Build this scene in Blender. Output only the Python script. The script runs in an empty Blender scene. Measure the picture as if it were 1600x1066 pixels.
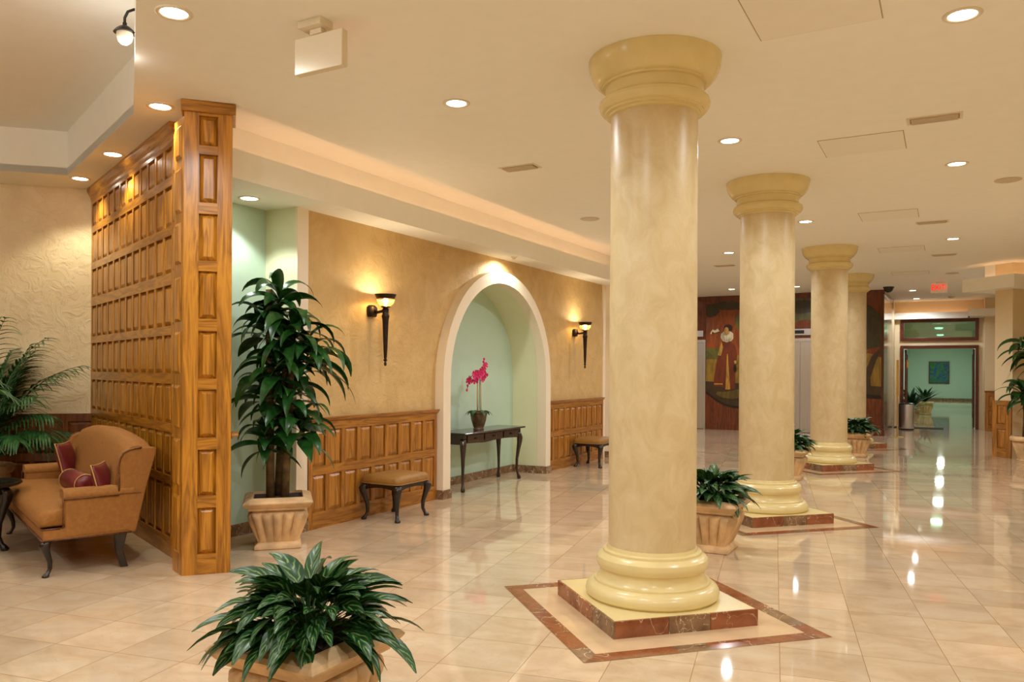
import bpy, bmesh, math, random
from math import sin, cos, pi, radians, sqrt, atan2, hypot
from mathutils import Vector, Matrix, geometry

C = bpy.context.scene.collection
sc = bpy.context.scene
random.seed(7)

# ------------------------------------------------------------------ camera, world, exposure
AL = 0.5005
cam_d = bpy.data.cameras.new('camera'); cam = bpy.data.objects.new('camera', cam_d); C.objects.link(cam)
cam_d.sensor_width = 36; cam_d.sensor_fit = 'HORIZONTAL'; cam_d.lens = 1243.6 * 36 / 1600
cam_d.shift_y = (578.91 - 533) / 1600; cam_d.clip_end = 200; cam_d.clip_start = 0.05
cam.matrix_world = Matrix.Translation((0, 0, 1.42)) @ Matrix.Rotation(AL, 4, 'Z') @ Matrix.Rotation(pi/2, 4, 'X') @ Matrix.Rotation(0.0053, 4, 'Z')
sc.camera = cam
w = bpy.data.worlds.new('world'); sc.world = w; w.use_nodes = True
w.node_tree.nodes['Background'].inputs[0].default_value = (1.0, 0.85, 0.65, 1)
w.node_tree.nodes['Background'].inputs[1].default_value = 0.3
sc.view_settings.view_transform = 'Standard'; sc.view_settings.look = 'None'
sc.view_settings.gamma = 1; sc.view_settings.use_curve_mapping = False
sc.view_settings.exposure = 0.12
cy = sc.cycles
cy.max_bounces = 9; cy.diffuse_bounces = 6; cy.glossy_bounces = 4; cy.transmission_bounces = 6; cy.transparent_max_bounces = 8
cy.sample_clamp_indirect = 6.0; cy.caustics_reflective = False; cy.caustics_refractive = False
SPOT_W = 64            # watts of one ceiling downlight
WARM = (0.95, 1.0, 1.02)

HC, HS = 3.263, 2.824   # ceiling and soffit heights
SW = -4.95              # stucco wall plane

# ------------------------------------------------------------------ helpers
def lin(c):
    return tuple(((x/255)/12.92 if x/255 <= 0.04045 else (((x/255)+0.055)/1.055)**2.4) for x in c) + (1,)

def new_mat(name):
    m = bpy.data.materials.new(name); m.use_nodes = True
    nt = m.node_tree; b = nt.nodes['Principled BSDF']
    return m, nt, b

def N(nt, typ, **kw):
    n = nt.nodes.new(typ)
    for k, v in kw.items():
        if k.startswith('i_'):
            key = k[2:]; key = int(key) if key.isdigit() else key.replace('_', ' ')
            n.inputs[key].default_value = v
        else: setattr(n, k, v)
    return n

def ramp(nt, fac, stops):
    r = nt.nodes.new('ShaderNodeValToRGB'); e = r.color_ramp.elements
    while len(e) < len(stops): e.new(0.5)
    for el, (p, c) in zip(e, stops): el.position = p; el.color = lin(c) if max(c) > 1.001 or len(c) == 3 else c
    nt.links.new(fac, r.inputs[0]); return r

def coords(nt, scale=(1, 1, 1), rot=(0, 0, 0), loc=(0, 0, 0), kind='Object'):
    t = nt.nodes.new('ShaderNodeTexCoord'); m = nt.nodes.new('ShaderNodeMapping')
    m.inputs['Scale'].default_value = scale; m.inputs['Rotation'].default_value = rot; m.inputs['Location'].default_value = loc
    nt.links.new(t.outputs[kind], m.inputs[0]); return m.outputs[0]

def plain(name, col, rough=0.5, metal=0.0, spec=None, noise=0.0, nscale=8, bump=0.0, bscale=60, coat=0.0):
    m, nt, b = new_mat(name)
    b.inputs['Base Color'].default_value = lin(col); b.inputs['Roughness'].default_value = rough; b.inputs['Metallic'].default_value = metal
    if spec is not None: b.inputs['Specular IOR Level'].default_value = spec
    if coat: b.inputs['Coat Weight'].default_value = coat; b.inputs['Coat Roughness'].default_value = 0.08
    v = coords(nt)
    n = N(nt, 'ShaderNodeTexNoise'); n.inputs['Scale'].default_value = nscale; n.inputs['Detail'].default_value = 4; nt.links.new(v, n.inputs[0])
    k = max(noise, 0.006)
    r = ramp(nt, n.outputs['Fac'], [(0.3, tuple(max(2, x*(1-k)) for x in col)), (0.7, tuple(min(255, x*(1+k)) for x in col))])
    nt.links.new(r.outputs[0], b.inputs['Base Color'])
    if bump:
        n2 = N(nt, 'ShaderNodeTexNoise'); n2.inputs['Scale'].default_value = bscale; nt.links.new(v, n2.inputs[0])
        bp = N(nt, 'ShaderNodeBump'); bp.inputs['Strength'].default_value = bump; bp.inputs['Distance'].default_value = 0.01
        nt.links.new(n2.outputs['Fac'], bp.inputs['Height']); nt.links.new(bp.outputs[0], b.inputs['Normal'])
    return m

def emit(name, col, strength):
    m, nt, b = new_mat(name)
    b.inputs['Base Color'].default_value = lin(col); b.inputs['Emission Color'].default_value = lin(col); b.inputs['Emission Strength'].default_value = strength
    return m

def wood(name, dark, light, grain=(14, 14, 1.1), rough=0.32, coat=0.25, fine=(120, 120, 4)):
    m, nt, b = new_mat(name)
    v = coords(nt, grain); n = N(nt, 'ShaderNodeTexNoise'); n.inputs['Scale'].default_value = 1.0; n.inputs['Detail'].default_value = 5; n.inputs['Distortion'].default_value = 0.7
    nt.links.new(v, n.inputs[0])
    v2 = coords(nt, fine); n2 = N(nt, 'ShaderNodeTexNoise'); n2.inputs['Scale'].default_value = 1.0; n2.inputs['Detail'].default_value = 3; nt.links.new(v2, n2.inputs[0])
    wv = N(nt, 'ShaderNodeMath', operation='MULTIPLY'); nt.links.new(n.outputs['Fac'], wv.inputs[0]); wv.inputs[1].default_value = 9
    fr = N(nt, 'ShaderNodeMath', operation='PINGPONG'); nt.links.new(wv.outputs[0], fr.inputs[0]); fr.inputs[1].default_value = 1
    mx = N(nt, 'ShaderNodeMath', operation='MULTIPLY_ADD'); nt.links.new(n2.outputs['Fac'], mx.inputs[0]); mx.inputs[1].default_value = 0.55; 
    ml = N(nt, 'ShaderNodeMath', operation='MULTIPLY'); nt.links.new(fr.outputs[0], ml.inputs[0]); ml.inputs[1].default_value = 0.5
    nt.links.new(ml.outputs[0], mx.inputs[2])
    mid = tuple((a*0.45 + c*0.55) for a, c in zip(dark, light))
    r = ramp(nt, mx.outputs[0], [(0.12, dark), (0.42, mid), (0.85, light)])
    nt.links.new(r.outputs[0], b.inputs['Base Color']); b.inputs['Roughness'].default_value = rough
    b.inputs['Coat Weight'].default_value = coat; b.inputs['Coat Roughness'].default_value = 0.2
    return m

def veined(name, base, alt, vein, rough=0.15, scale=6, tile=0.0):
    m, nt, b = new_mat(name)
    v = coords(nt)
    n = N(nt, 'ShaderNodeTexNoise'); n.inputs['Scale'].default_value = scale; n.inputs['Detail'].default_value = 8; n.inputs['Roughness'].default_value = 0.65; nt.links.new(v, n.inputs[0])
    r = ramp(nt, n.outputs['Fac'], [(0.32, base), (0.62, alt)])
    n2 = N(nt, 'ShaderNodeTexNoise'); n2.inputs['Scale'].default_value = scale*0.55; n2.inputs['Detail'].default_value = 3; n2.inputs['Distortion'].default_value = 2.4; nt.links.new(v, n2.inputs[0])
    s = N(nt, 'ShaderNodeMath', operation='SUBTRACT'); nt.links.new(n2.outputs['Fac'], s.inputs[0]); s.inputs[1].default_value = 0.5
    a = N(nt, 'ShaderNodeMath', operation='ABSOLUTE'); nt.links.new(s.outputs[0], a.inputs[0])
    vr = ramp(nt, a.outputs[0], [(0.0, (255, 255, 255)), (0.009, (0, 0, 0))])
    mix = N(nt, 'ShaderNodeMix', data_type='RGBA'); nt.links.new(vr.outputs[0], mix.inputs[0]); nt.links.new(r.outputs[0], mix.inputs[6]); mix.inputs[7].default_value = lin(vein)
    nt.links.new(mix.outputs[2], b.inputs['Base Color']); b.inputs['Roughness'].default_value = rough
    return m

class MB:
    """collects shapes into one bmesh"""
    def __init__(s): s.bm = bmesh.new(); s.mi = 0; s.uv = None
    def face(s, vs):
        try: f = s.bm.faces.new(vs)
        except ValueError: return None
        f.material_index = s.mi; return f
    def V(s, co): return s.bm.verts.new(co)
    def box(s, x0, x1, y0, y1, z0, z1, M=None):
        P = [(x, y, z) for z in (z0, z1) for y in (y0, y1) for x in (x0, x1)]
        v = [s.V((M @ Vector(p)) if M else p) for p in P]
        for q in ((0, 2, 3, 1), (4, 5, 7, 6), (0, 1, 5, 4), (2, 6, 7, 3), (0, 4, 6, 2), (1, 3, 7, 5)): s.face([v[i] for i in q])
        return s
    def frustum(s, x0, x1, z0, z1, y0, y1, ins):   # raised panel: outline at y0, inset outline at y1
        a = [s.V(p) for p in ((x0, y0, z0), (x1, y0, z0), (x1, y0, z1), (x0, y0, z1))]
        b = [s.V(p) for p in ((x0+ins, y1, z0+ins), (x1-ins, y1, z0+ins), (x1-ins, y1, z1-ins), (x0+ins, y1, z1-ins))]
        for i in range(4): s.face([a[i], a[(i+1) % 4], b[(i+1) % 4], b[i]])
        s.face(b); return s
    def poly(s, pts):
        s.face([s.V(p) for p in pts]); return s
    def prism(s, pts, off):      # planar outline pts extruded by vector off
        off = Vector(off); a = [s.V(p) for p in pts]; b = [s.V(Vector(p)+off) for p in pts]; n = len(pts)
        tris = geometry.tessellate_polygon([[Vector(p) for p in pts]])
        for t in tris:
            s.face([a[i] for i in t]); s.face([b[i] for i in reversed(t)])
        for i in range(n): s.face([a[i], a[(i+1) % n], b[(i+1) % n], b[i]])
        return s
    def loft(s, rings, caps=True, closed=True):
        rv = [[s.V(p) for p in r] for r in rings]
        for r0, r1 in zip(rv, rv[1:]):
            n = len(r0)
            for i in range(n if closed else n-1): s.face([r0[i], r0[(i+1) % n], r1[(i+1) % n], r1[i]])
        if caps and closed: s.face(list(reversed(rv[0]))); s.face(rv[-1])
        return s
    def lathe(s, prof, n=32, cx=0, cy=0, caps=True, M=None):
        rings = [[(cx+r*cos(2*pi*i/n), cy+r*sin(2*pi*i/n), z) for i in range(n)] for r, z in prof]
        if M: rings = [[M @ Vector(p) for p in r] for r in rings]
        return s.loft(rings, caps)
    def tube(s, pts, rad, n=8, caps=True):
        pts = [Vector(p) for p in pts]; rings = []; prev = None
        for i, p in enumerate(pts):
            d = (pts[min(i+1, len(pts)-1)] - pts[max(i-1, 0)]).normalized()
            ref = prev if prev is not None else (Vector((1, 0, 0)) if abs(d.x) < 0.8 else Vector((0, 1, 0)))
            u = (ref - d*ref.dot(d)).normalized(); prev = u; v = d.cross(u)
            r = rad[i] if isinstance(rad, (list, tuple)) else rad
            rings.append([p + u*(r*cos(2*pi*k/n)) + v*(r*sin(2*pi*k/n)) for k in range(n)])
        return s.loft(rings, caps)
    def sphere(s, c, r, sx=1, sy=1, sz=1, n=12, m=8):
        rings = [[(c[0]+r*sx*sin(pi*j/m)*cos(2*pi*i/n), c[1]+r*sy*sin(pi*j/m)*sin(2*pi*i/n), c[2]-r*sz*cos(pi*j/m)) for i in range(n)] for j in range(1, m)]
        rv = [[s.V(p) for p in r_] for r_ in rings]
        for r0, r1 in zip(rv, rv[1:]):
            for i in range(n): s.face([r0[i], r0[(i+1) % n], r1[(i+1) % n], r1[i]])
        b = s.V((c[0], c[1], c[2]-r*sz)); t = s.V((c[0], c[1], c[2]+r*sz))
        for i in range(n): s.face([b, rv[0][(i+1) % n], rv[0][i]]); s.face([t, rv[-1][i], rv[-1][(i+1) % n]])
        return s
    def leaf(s, base, az, el, L, W, droop, n=7, fold=0.15, twist=0.0, pet=0.0, tip=1.0, wpow=0.8, side=0.0):
        """a blade that arches down along its length; UV: u across, v along"""
        if s.uv is None: s.uv = s.bm.loops.layers.uv.new('UVMap'); s.uvd = {}
        p = Vector(base); rows = []
        for i in range(n+1):
            t = i/n; e = el - droop*(t**1.3)
            a = az + side*t
            d = Vector((cos(a)*cos(e), sin(a)*cos(e), sin(e)))
            if i: p = p + d*(L/n)
            sd = Vector((-sin(a), cos(a), 0)); up = sd.cross(d)*-1 if False else d.cross(sd)
            tw = twist; sd2 = sd*cos(tw) + up*sin(tw); up2 = up*cos(tw) - sd*sin(tw)
            tt = max(0.0, (t-pet)/(1-pet))
            wv = W*0.5*(sin(pi*min(1, tt**wpow)))**0.85 if tt > 0 else 0.0
            wv = max(wv, 0.0035)
            row = []
            for u in (-1, -0.5, 0, 0.5, 1):
                v = s.V(p + sd2*(wv*u) + up2*(fold*wv*abs(u))); s.uvd[v] = (u*0.5+0.5, t); row.append(v)
            rows.append(row)
        for r0, r1 in zip(rows, rows[1:]):
            for i in range(4):
                f = s.face([r0[i], r0[i+1], r1[i+1], r1[i]])
                if f:
                    for lp in f.loops: lp[s.uv].uv = s.uvd[lp.vert]
        return s
    def mesh(s, name, mats, smooth=False, recalc=True):
        if recalc: bmesh.ops.recalc_face_normals(s.bm, faces=s.bm.faces)
        me = bpy.data.meshes.new(name); s.bm.to_mesh(me); s.bm.free()
        for m in (mats if isinstance(mats, (list, tuple)) else [mats]): me.materials.append(m)
        if smooth:
            for p in me.polygons: p.use_smooth = True
        return me
    def build(s, name, mats, parent=None, smooth=False, bevel=0, loc=None, angle=None, seg=2, recalc=True):
        me = s.mesh(name, mats, smooth or angle is not None, recalc)
        o = bpy.data.objects.new(name, me); C.objects.link(o)
        if parent: o.parent = parent
        if loc: o.location = loc
        if bevel:
            b = o.modifiers.new('bevel', 'BEVEL'); b.width = bevel; b.segments = seg; b.limit_method = 'ANGLE'; b.angle_limit = radians(35)
        if angle is not None:
            me.set_sharp_from_angle(angle=radians(angle))
        return o

def tag(o, label=None, cat=None, group=None, kind=None):
    if label: o['label'] = label
    if cat: o['category'] = cat
    if group: o['group'] = group
    if kind: o['kind'] = kind
    return o
def thing(name, label, cat, loc=(0, 0, 0), rz=0.0, group=None):
    o = bpy.data.objects.new(name, None); o.empty_display_size = 0.1; C.objects.link(o)
    o.location = loc; o.rotation_euler = (0, 0, rz); return tag(o, label, cat, group)
def struct(o, label, cat): return tag(o, label, cat, kind='structure')
def dup(root, loc, rz, label, group=None, name=None):
    r = root.copy(); C.objects.link(r); r.location = loc; r.rotation_euler = (0, 0, rz); r['label'] = label
    if group: r['group'] = group
    def rec(src, dst):
        for ch in list(src.children):
            if ch.name.startswith('~'): continue
            c = ch.copy(); C.objects.link(c); c.parent = dst; rec(ch, c)
    kids = [k for k in root.children]
    rec(root, r); return r

# ------------------------------------------------------------------ materials
M = {}
def floor_material():
    m, nt, b = new_mat('polished cream marble tiles')
    S = 0.393
    t = nt.nodes.new('ShaderNodeTexCoord')
    mp = nt.nodes.new('ShaderNodeMapping'); mp.vector_type = 'TEXTURE'
    mp.inputs['Rotation'].default_value = (0, 0, radians(10.4)); mp.inputs['Scale'].default_value = (S, S, S)
    a = radians(10.4); u0, v0 = 0.03, 3.55
    mp.inputs['Location'].default_value = (u0*cos(a)-v0*sin(a), u0*sin(a)+v0*cos(a), 0)
    nt.links.new(t.outputs['Object'], mp.inputs[0])
    sep = N(nt, 'ShaderNodeSeparateXYZ'); nt.links.new(mp.outputs[0], sep.inputs[0])
    d = []
    for ax in ('X', 'Y'):
        f = N(nt, 'ShaderNodeMath', operation='FRACT'); nt.links.new(sep.outputs[ax], f.inputs[0])
        q = N(nt, 'ShaderNodeMath', operation='SUBTRACT'); nt.links.new(f.outputs[0], q.inputs[0]); q.inputs[1].default_value = 0.5
        ab = N(nt, 'ShaderNodeMath', operation='ABSOLUTE'); nt.links.new(q.outputs[0], ab.inputs[0]); d.append(ab)
    mxx = N(nt, 'ShaderNodeMath', operation='MAXIMUM'); nt.links.new(d[0].outputs[0], mxx.inputs[0]); nt.links.new(d[1].outputs[0], mxx.inputs[1])
    gr = N(nt, 'ShaderNodeMath', operation='GREATER_THAN'); nt.links.new(mxx.outputs[0], gr.inputs[0]); gr.inputs[1].default_value = 0.4955
    fl = N(nt, 'ShaderNodeVectorMath', operation='FLOOR'); nt.links.new(mp.outputs[0], fl.inputs[0])
    wn = N(nt, 'ShaderNodeTexWhiteNoise', noise_dimensions='2D'); nt.links.new(fl.outputs[0], wn.inputs['Vector'])
    # veining shifted per tile
    sc_ = N(nt, 'ShaderNodeVectorMath', operation='MULTIPLY_ADD'); nt.links.new(wn.outputs['Color'], sc_.inputs[0]); sc_.inputs[1].default_value = (37, 51, 0)
    nt.links.new(mp.outputs[0], sc_.inputs[2])
    st = N(nt, 'ShaderNodeVectorMath', operation='MULTIPLY'); nt.links.new(sc_.outputs[0], st.inputs[0]); st.inputs[1].default_value = (0.9, 1.5, 1)
    n1 = N(nt, 'ShaderNodeTexNoise'); n1.inputs['Scale'].default_value = 1.3; n1.inputs['Detail'].default_value = 7; n1.inputs['Roughness'].default_value = 0.6; n1.inputs['Distortion'].default_value = 0.7
    nt.links.new(st.outputs[0], n1.inputs[0])
    r = ramp(nt, n1.outputs['Fac'], [(0.25, (196, 168, 135)), (0.5, (212, 187, 156)), (0.75, (221, 201, 175))])
    hv = N(nt, 'ShaderNodeHueSaturation'); nt.links.new(r.outputs[0], hv.inputs['Color'])
    mr = N(nt, 'ShaderNodeMapRange'); nt.links.new(wn.outputs['Value'], mr.inputs[0]); mr.inputs[3].default_value = 0.82; mr.inputs[4].default_value = 1.0
    nt.links.new(mr.outputs[0], hv.inputs['Value'])
    n2 = N(nt, 'ShaderNodeTexNoise'); n2.inputs['Scale'].default_value = 1.6; n2.inputs['Detail'].default_value = 5; n2.inputs['Distortion'].default_value = 1.6; nt.links.new(sc_.outputs[0], n2.inputs[0])
    s = N(nt, 'ShaderNodeMath', operation='SUBTRACT'); nt.links.new(n2.outputs['Fac'], s.inputs[0]); s.inputs[1].default_value = 0.5
    ab = N(nt, 'ShaderNodeMath', operation='ABSOLUTE'); nt.links.new(s.outputs[0], ab.inputs[0])
    vr = ramp(nt, ab.outputs[0], [(0.0, (90, 90, 90)), (0.012, (0, 0, 0))])
    m1 = N(nt, 'ShaderNodeMix', data_type='RGBA'); nt.links.new(vr.outputs[0], m1.inputs[0]); nt.links.new(hv.outputs[0], m1.inputs[6]); m1.inputs[7].default_value = lin((150, 105, 70))
    m2 = N(nt, 'ShaderNodeMix', data_type='RGBA'); nt.links.new(gr.outputs[0], m2.inputs[0]); nt.links.new(m1.outputs[2], m2.inputs[6]); m2.inputs[7].default_value = lin((150, 118, 82))
    nt.links.new(m2.outputs[2], b.inputs['Base Color'])
    b.inputs['Roughness'].default_value = 0.04; b.inputs['IOR'].default_value = 1.62
    return m
M['floor'] = floor_material()

def stucco(name, c0, c1):
    m, nt, b = new_mat(name); v = coords(nt)
    n = N(nt, 'ShaderNodeTexNoise'); n.inputs['Scale'].default_value = 3.2; n.inputs['Detail'].default_value = 3; n.inputs['Distortion'].default_value = 1.5; nt.links.new(v, n.inputs[0])
    r = ramp(nt, n.outputs['Fac'], [(0.3, c0), (0.7, c1)])
    nt.links.new(r.outputs[0], b.inputs['Base Color']); b.inputs['Roughness'].default_value = 0.6
    n2 = N(nt, 'ShaderNodeTexNoise'); n2.inputs['Scale'].default_value = 6.5; n2.inputs['Detail'].default_value = 7; n2.inputs['Distortion'].default_value = 1.7; n2.inputs['Roughness'].default_value = 0.6; nt.links.new(v, n2.inputs[0])
    rr = ramp(nt, n2.outputs['Fac'], [(0.46, (0, 0, 0)), (0.5, (180, 180, 180)), (0.6, (220, 220, 220)), (0.64, (255, 255, 255))])
    bp = N(nt, 'ShaderNodeBump'); bp.inputs['Strength'].default_value = 0.5; bp.inputs['Distance'].default_value = 0.011
    nt.links.new(rr.outputs[0], bp.inputs['Height']); nt.links.new(bp.outputs[0], b.inputs['Normal'])
    return m
M['stucco'] = stucco('golden knockdown stucco', (198, 164, 107), (212, 179, 123)); M['stucco2'] = stucco('cream knockdown stucco', (228, 208, 170), (238, 220, 186))
M['ceiling'] = plain('peach cream ceiling paint', (244, 242, 234), 0.6)
M['trim'] = plain('ivory trim paint', (236, 222, 200), 0.45)
M['cream'] = plain('cream wall paint', (226, 206, 168), 0.55)
M['mint'] = plain('mint wall paint', (184, 208, 190), 0.5)
M['palegreen'] = plain('pale cream green paint', (222, 224, 190), 0.5)
M['corridor'] = plain('pale sage corridor paint', (198, 216, 202), 0.55)
def shaft_mat():
    m, nt, b = new_mat('venetian plaster column'); v = coords(nt, (1, 1, 0.7))
    n = N(nt, 'ShaderNodeTexNoise'); n.inputs['Scale'].default_value = 8; n.inputs['Detail'].default_value = 9; n.inputs['Distortion'].default_value = 0.8; n.inputs['Roughness'].default_value = 0.65; nt.links.new(v, n.inputs[0])
    r = ramp(nt, n.outputs['Fac'], [(0.3, (198, 176, 130)), (0.5, (209, 188, 144)), (0.72, (218, 200, 162))])
    nt.links.new(r.outputs[0], b.inputs['Base Color']); b.inputs['Roughness'].default_value = 0.36
    bp = N(nt, 'ShaderNodeBump'); bp.inputs['Strength'].default_value = 0.12; bp.inputs['Distance'].default_value = 0.01
    nt.links.new(n.outputs['Fac'], bp.inputs['Height']); nt.links.new(bp.outputs[0], b.inputs['Normal'])
    return m
M['shaft'] = shaft_mat()
M['yellow'] = plain('butter yellow gloss paint', (224, 206, 150), 0.25, noise=0.015)
M['redmarble'] = veined('rust red marble', (112, 60, 34), (154, 94, 62), (205, 180, 150), 0.12, 6)
M['brownmarble'] = veined('dark brown marble', (96, 68, 48), (146, 116, 88), (225, 205, 170), 0.12, 7)
M['rustplain'] = veined('plain rust marble', (128, 70, 40), (150, 90, 58), (175, 115, 75), 0.12, 14)
M['oak'] = wood('honey oak', (112, 64, 10), (200, 136, 38))
M['oak_h'] = wood('honey oak rail', (112, 64, 10), (192, 130, 36), grain=(1.6, 14, 14), fine=(5, 120, 120))
M['dado'] = wood('warm oak dado', (112, 66, 18), (188, 126, 48))
M['dado_h'] = wood('warm oak dado rail', (112, 66, 18), (180, 120, 46), grain=(1.6, 14, 14), fine=(5, 120, 120))
M['nookwood'] = wood('red brown dado', (74, 34, 12), (128, 70, 28))
M['mahogany'] = plain('dark mahogany', (40, 18, 13), 0.22, noise=0.25, nscale=12, coat=0.4)
M['ebony'] = plain('black brown lacquer', (26, 15, 13), 0.25, noise=0.2, coat=0.3)
M['redwood'] = wood('dark red elevator wood', (62, 22, 8), (120, 54, 22), rough=0.18, coat=0.5)
M['doorwood'] = plain('dark red door wood', (88, 36, 22), 0.3, noise=0.2)
M['tan'] = plain('tan upholstery', (150, 98, 38), 0.75, noise=0.06, nscale=40, bump=0.25, bscale=500)
M['tan2'] = plain('tan stool vinyl', (150, 108, 50), 0.5, noise=0.05, nscale=30)
M['nail'] = plain('dark brass nail trim', (96, 56, 28), 0.5, noise=0.3, nscale=90)
M['maroon'] = plain('maroon satin', (104, 28, 32), 0.4, noise=0.12)
M['goldcord'] = plain('gold cord', (196, 150, 80), 0.5)
M['stonepot'] = plain('sand cast stone', (206, 172, 128), 0.7, noise=0.16, nscale=5, bump=0.2, bscale=80)
M['soil'] = plain('dark potting soil', (44, 30, 20), 0.9, noise=0.4, nscale=40)
M['cane'] = plain('brown cane bark', (90, 70, 40), 0.8, noise=0.25, nscale=18)
M['iron'] = plain('aged dark iron', (44, 28, 18), 0.4, 0.5, noise=0.3, nscale=30)
M['steel'] = None
def steel_mat(name, col, rough, aniso_scale=(40, 40, 0.6)):
    m, nt, b = new_mat(name); b.inputs['Metallic'].default_value = 1; b.inputs['Roughness'].default_value = rough
    v = coords(nt, aniso_scale); n = N(nt, 'ShaderNodeTexNoise'); n.inputs['Scale'].default_value = 3; nt.links.new(v, n.inputs[0])
    r = ramp(nt, n.outputs['Fac'], [(0.3, tuple(x*0.92 for x in col)), (0.7, col)]); nt.links.new(r.outputs[0], b.inputs['Base Color']); return m
M['steel'] = steel_mat('brushed steel', (214, 214, 220), 0.28)
M['brass'] = steel_mat('brass', (214, 176, 100), 0.25)
M['white'] = plain('white enamel', (226, 214, 190), 0.4)
M['grille'] = plain('grey beige grille', (206, 188, 164), 0.5)
M['hatch'] = plain('hatch paint', (240, 236, 224), 0.6)
M['shadowgap'] = plain('dull gap', (176, 152, 120), 0.8)
M['black'] = plain('black plastic', (14, 12, 12), 0.3)
M['mat'] = plain('dark grey carpet mat', (52, 44, 42), 0.9, noise=0.2, nscale=60)
M['lens'] = emit('lit lamp lens', (255, 246, 228), 14)
M['cove'] = emit('orange cove tube', (255, 208, 168), 4.6)
M['fluoro'] = emit('cool corridor lamp', (215, 255, 236), 3)
M['bulb'] = emit('warm bulb', (255, 214, 140), 40)

def foliage(name, dark, light, rough=0.35, streak=0.0, freq=8.0):
    m, nt, b = new_mat(name)
    uv = nt.nodes.new('ShaderNodeUVMap'); sep = N(nt, 'ShaderNodeSeparateXYZ'); nt.links.new(uv.outputs[0], sep.inputs[0])
    v = coords(nt); n = N(nt, 'ShaderNodeTexNoise'); n.inputs['Scale'].default_value = 22; n.inputs['Detail'].default_value = 4; nt.links.new(v, n.inputs[0])
    if streak:
        def mth(op, a, bb=None, c=None):
            q = N(nt, 'ShaderNodeMath', operation=op)
            for i, x in enumerate((a, bb, c)):
                if x is None: continue
                if isinstance(x, (int, float)): q.inputs[i].default_value = x
                else: nt.links.new(x, q.inputs[i])
            return q.outputs[0]
        au = mth('MULTIPLY', mth('ABSOLUTE', mth('SUBTRACT', sep.outputs['X'], 0.5)), 2)
        ph = mth('ADD', mth('MULTIPLY', sep.outputs['Y'], freq), mth('MULTIPLY', au, -1.9))
        ph = mth('ADD', ph, mth('MULTIPLY', n.outputs['Fac'], 1.6))
        s_ = mth('SINE', mth('MULTIPLY', ph, 6.283))
        edge = mth('SUBTRACT', 1.0, mth('POWER', au, 2.5))
        mid = mth('MINIMUM', mth('MULTIPLY', au, 7.0), 1.0)
        f = mth('MULTIPLY', mth('MULTIPLY', mth('MAXIMUM', s_, 0.0), edge), mid)
        f = mth('MULTIPLY', f, mth('MINIMUM', mth('MULTIPLY', n.outputs['Fac'], 2.0), 1.0))
        r = ramp(nt, f, [(0.15, dark), (0.9, light)])
    else:
        r = ramp(nt, n.outputs['Fac'], [(0.3, dark), (0.75, light)])
    nt.links.new(r.outputs[0], b.inputs['Base Color']); b.inputs['Roughness'].default_value = rough
    b.inputs['Specular IOR Level'].default_value = 0.45
    return m
M['aglaonema'] = foliage('variegated leaf', (18, 62, 24), (118, 152, 88), 0.36, 1.0)
M['dracaena'] = foliage('glossy corn plant leaf', (14, 52, 16), (40, 88, 32), 0.32)
M['palm'] = foliage('palm frond green', (18, 62, 26), (62, 112, 52), 0.45)
M['orchidleaf'] = foliage('orchid leaf', (24, 66, 26), (52, 104, 40), 0.35)
M['dim'] = foliage('deep green leaf', (12, 44, 22), (30, 78, 40), 0.4)

# ------------------------------------------------------------------ lamps helper
LENS = {}
def downlight(x, y, z, label, power=None, color=WARM, group='recessed ceiling downlights', angle=162, r=0.075, name='recessed_downlight', blend=.5):
    t = thing(name, label, 'ceiling light', (x, y, z), 0, group)
    if 'ring' not in LENS:
        b = MB(); b.lathe([(0.066, 0.0), (0.070, -0.006), (0.088, -0.008), (0.094, -0.004), (0.094, 0.0)], 32, caps=False); LENS['ring'] = b.mesh('trim_ring', M['white'], True)
        b = MB(); b.lathe([(0.001, -0.003), (0.067, -0.003)], 28, caps=False); LENS['lens'] = b.mesh('lamp_lens', M['lens'], True, False)
    for nm, me in (('trim_ring', LENS['ring']), ('lamp_lens', LENS['lens'])):
        o = bpy.data.objects.new(nm, me); C.objects.link(o); o.parent = t
    ld = bpy.data.lights.new('lamp', 'SPOT'); ld.energy = power if power is not None else SPOT_W; ld.color = color; ld.spot_size = radians(angle); ld.spot_blend = blend; ld.shadow_soft_size = 0.055
    lo = bpy.data.objects.new('lamp', ld); C.objects.link(lo); lo.parent = t; lo.location = (0, 0, -0.07)
    return t

# ================================================================== STRUCTURE
# floor
b = MB(); b.box(-12, 2.2, -4, 46.2, -0.12, 0.0)
struct(b.build('floor', M['floor']), 'polished cream marble tile floor running through the whole lobby', 'floor')

def slab_with_holes(outer, holes, z, th, name, mat):
    b = MB(); loops = [[Vector((x, y, 0)) for x, y in outer]] + [[Vector((x, y, 0)) for x, y in h] for h in holes]
    flat = [p for l in loops for p in l]
    lo = [b.V((p.x, p.y, z)) for p in flat]; hi = [b.V((p.x, p.y, z+th)) for p in flat]
    for t in geometry.tessellate_polygon(loops):
        b.face([lo[i] for i in t]); b.face([hi[i] for i in t])
    k = 0
    for l in loops:
        n = len(l)
        for i in range(n): b.face([lo[k+i], lo[k+(i+1) % n], hi[k+(i+1) % n], hi[k+i]])
        k += n
    return b.build(name, mat)
A_, C_, D_ = (-5.17, 3.73), (-7.39, 4.63), (-10.2, 1.82)
E_ = (-2.75, 2.0)
coffer = [A_, C_, D_, (-9.0, 0.6), (-3.6, 0.6), E_]
cove = [(-4.40, 3.98), (-4.40, 12.45), (-5.05, 12.45), (-5.05, 4.25)]
struct(slab_with_holes([(-12, -4), (2.2, -4), (2.2, 23.3), (-12, 23.3)], [coffer, cove], HC, 0.07, 'ceiling', M['ceiling']), 'flat peach cream lobby ceiling with recessed lights', 'ceiling')
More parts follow.
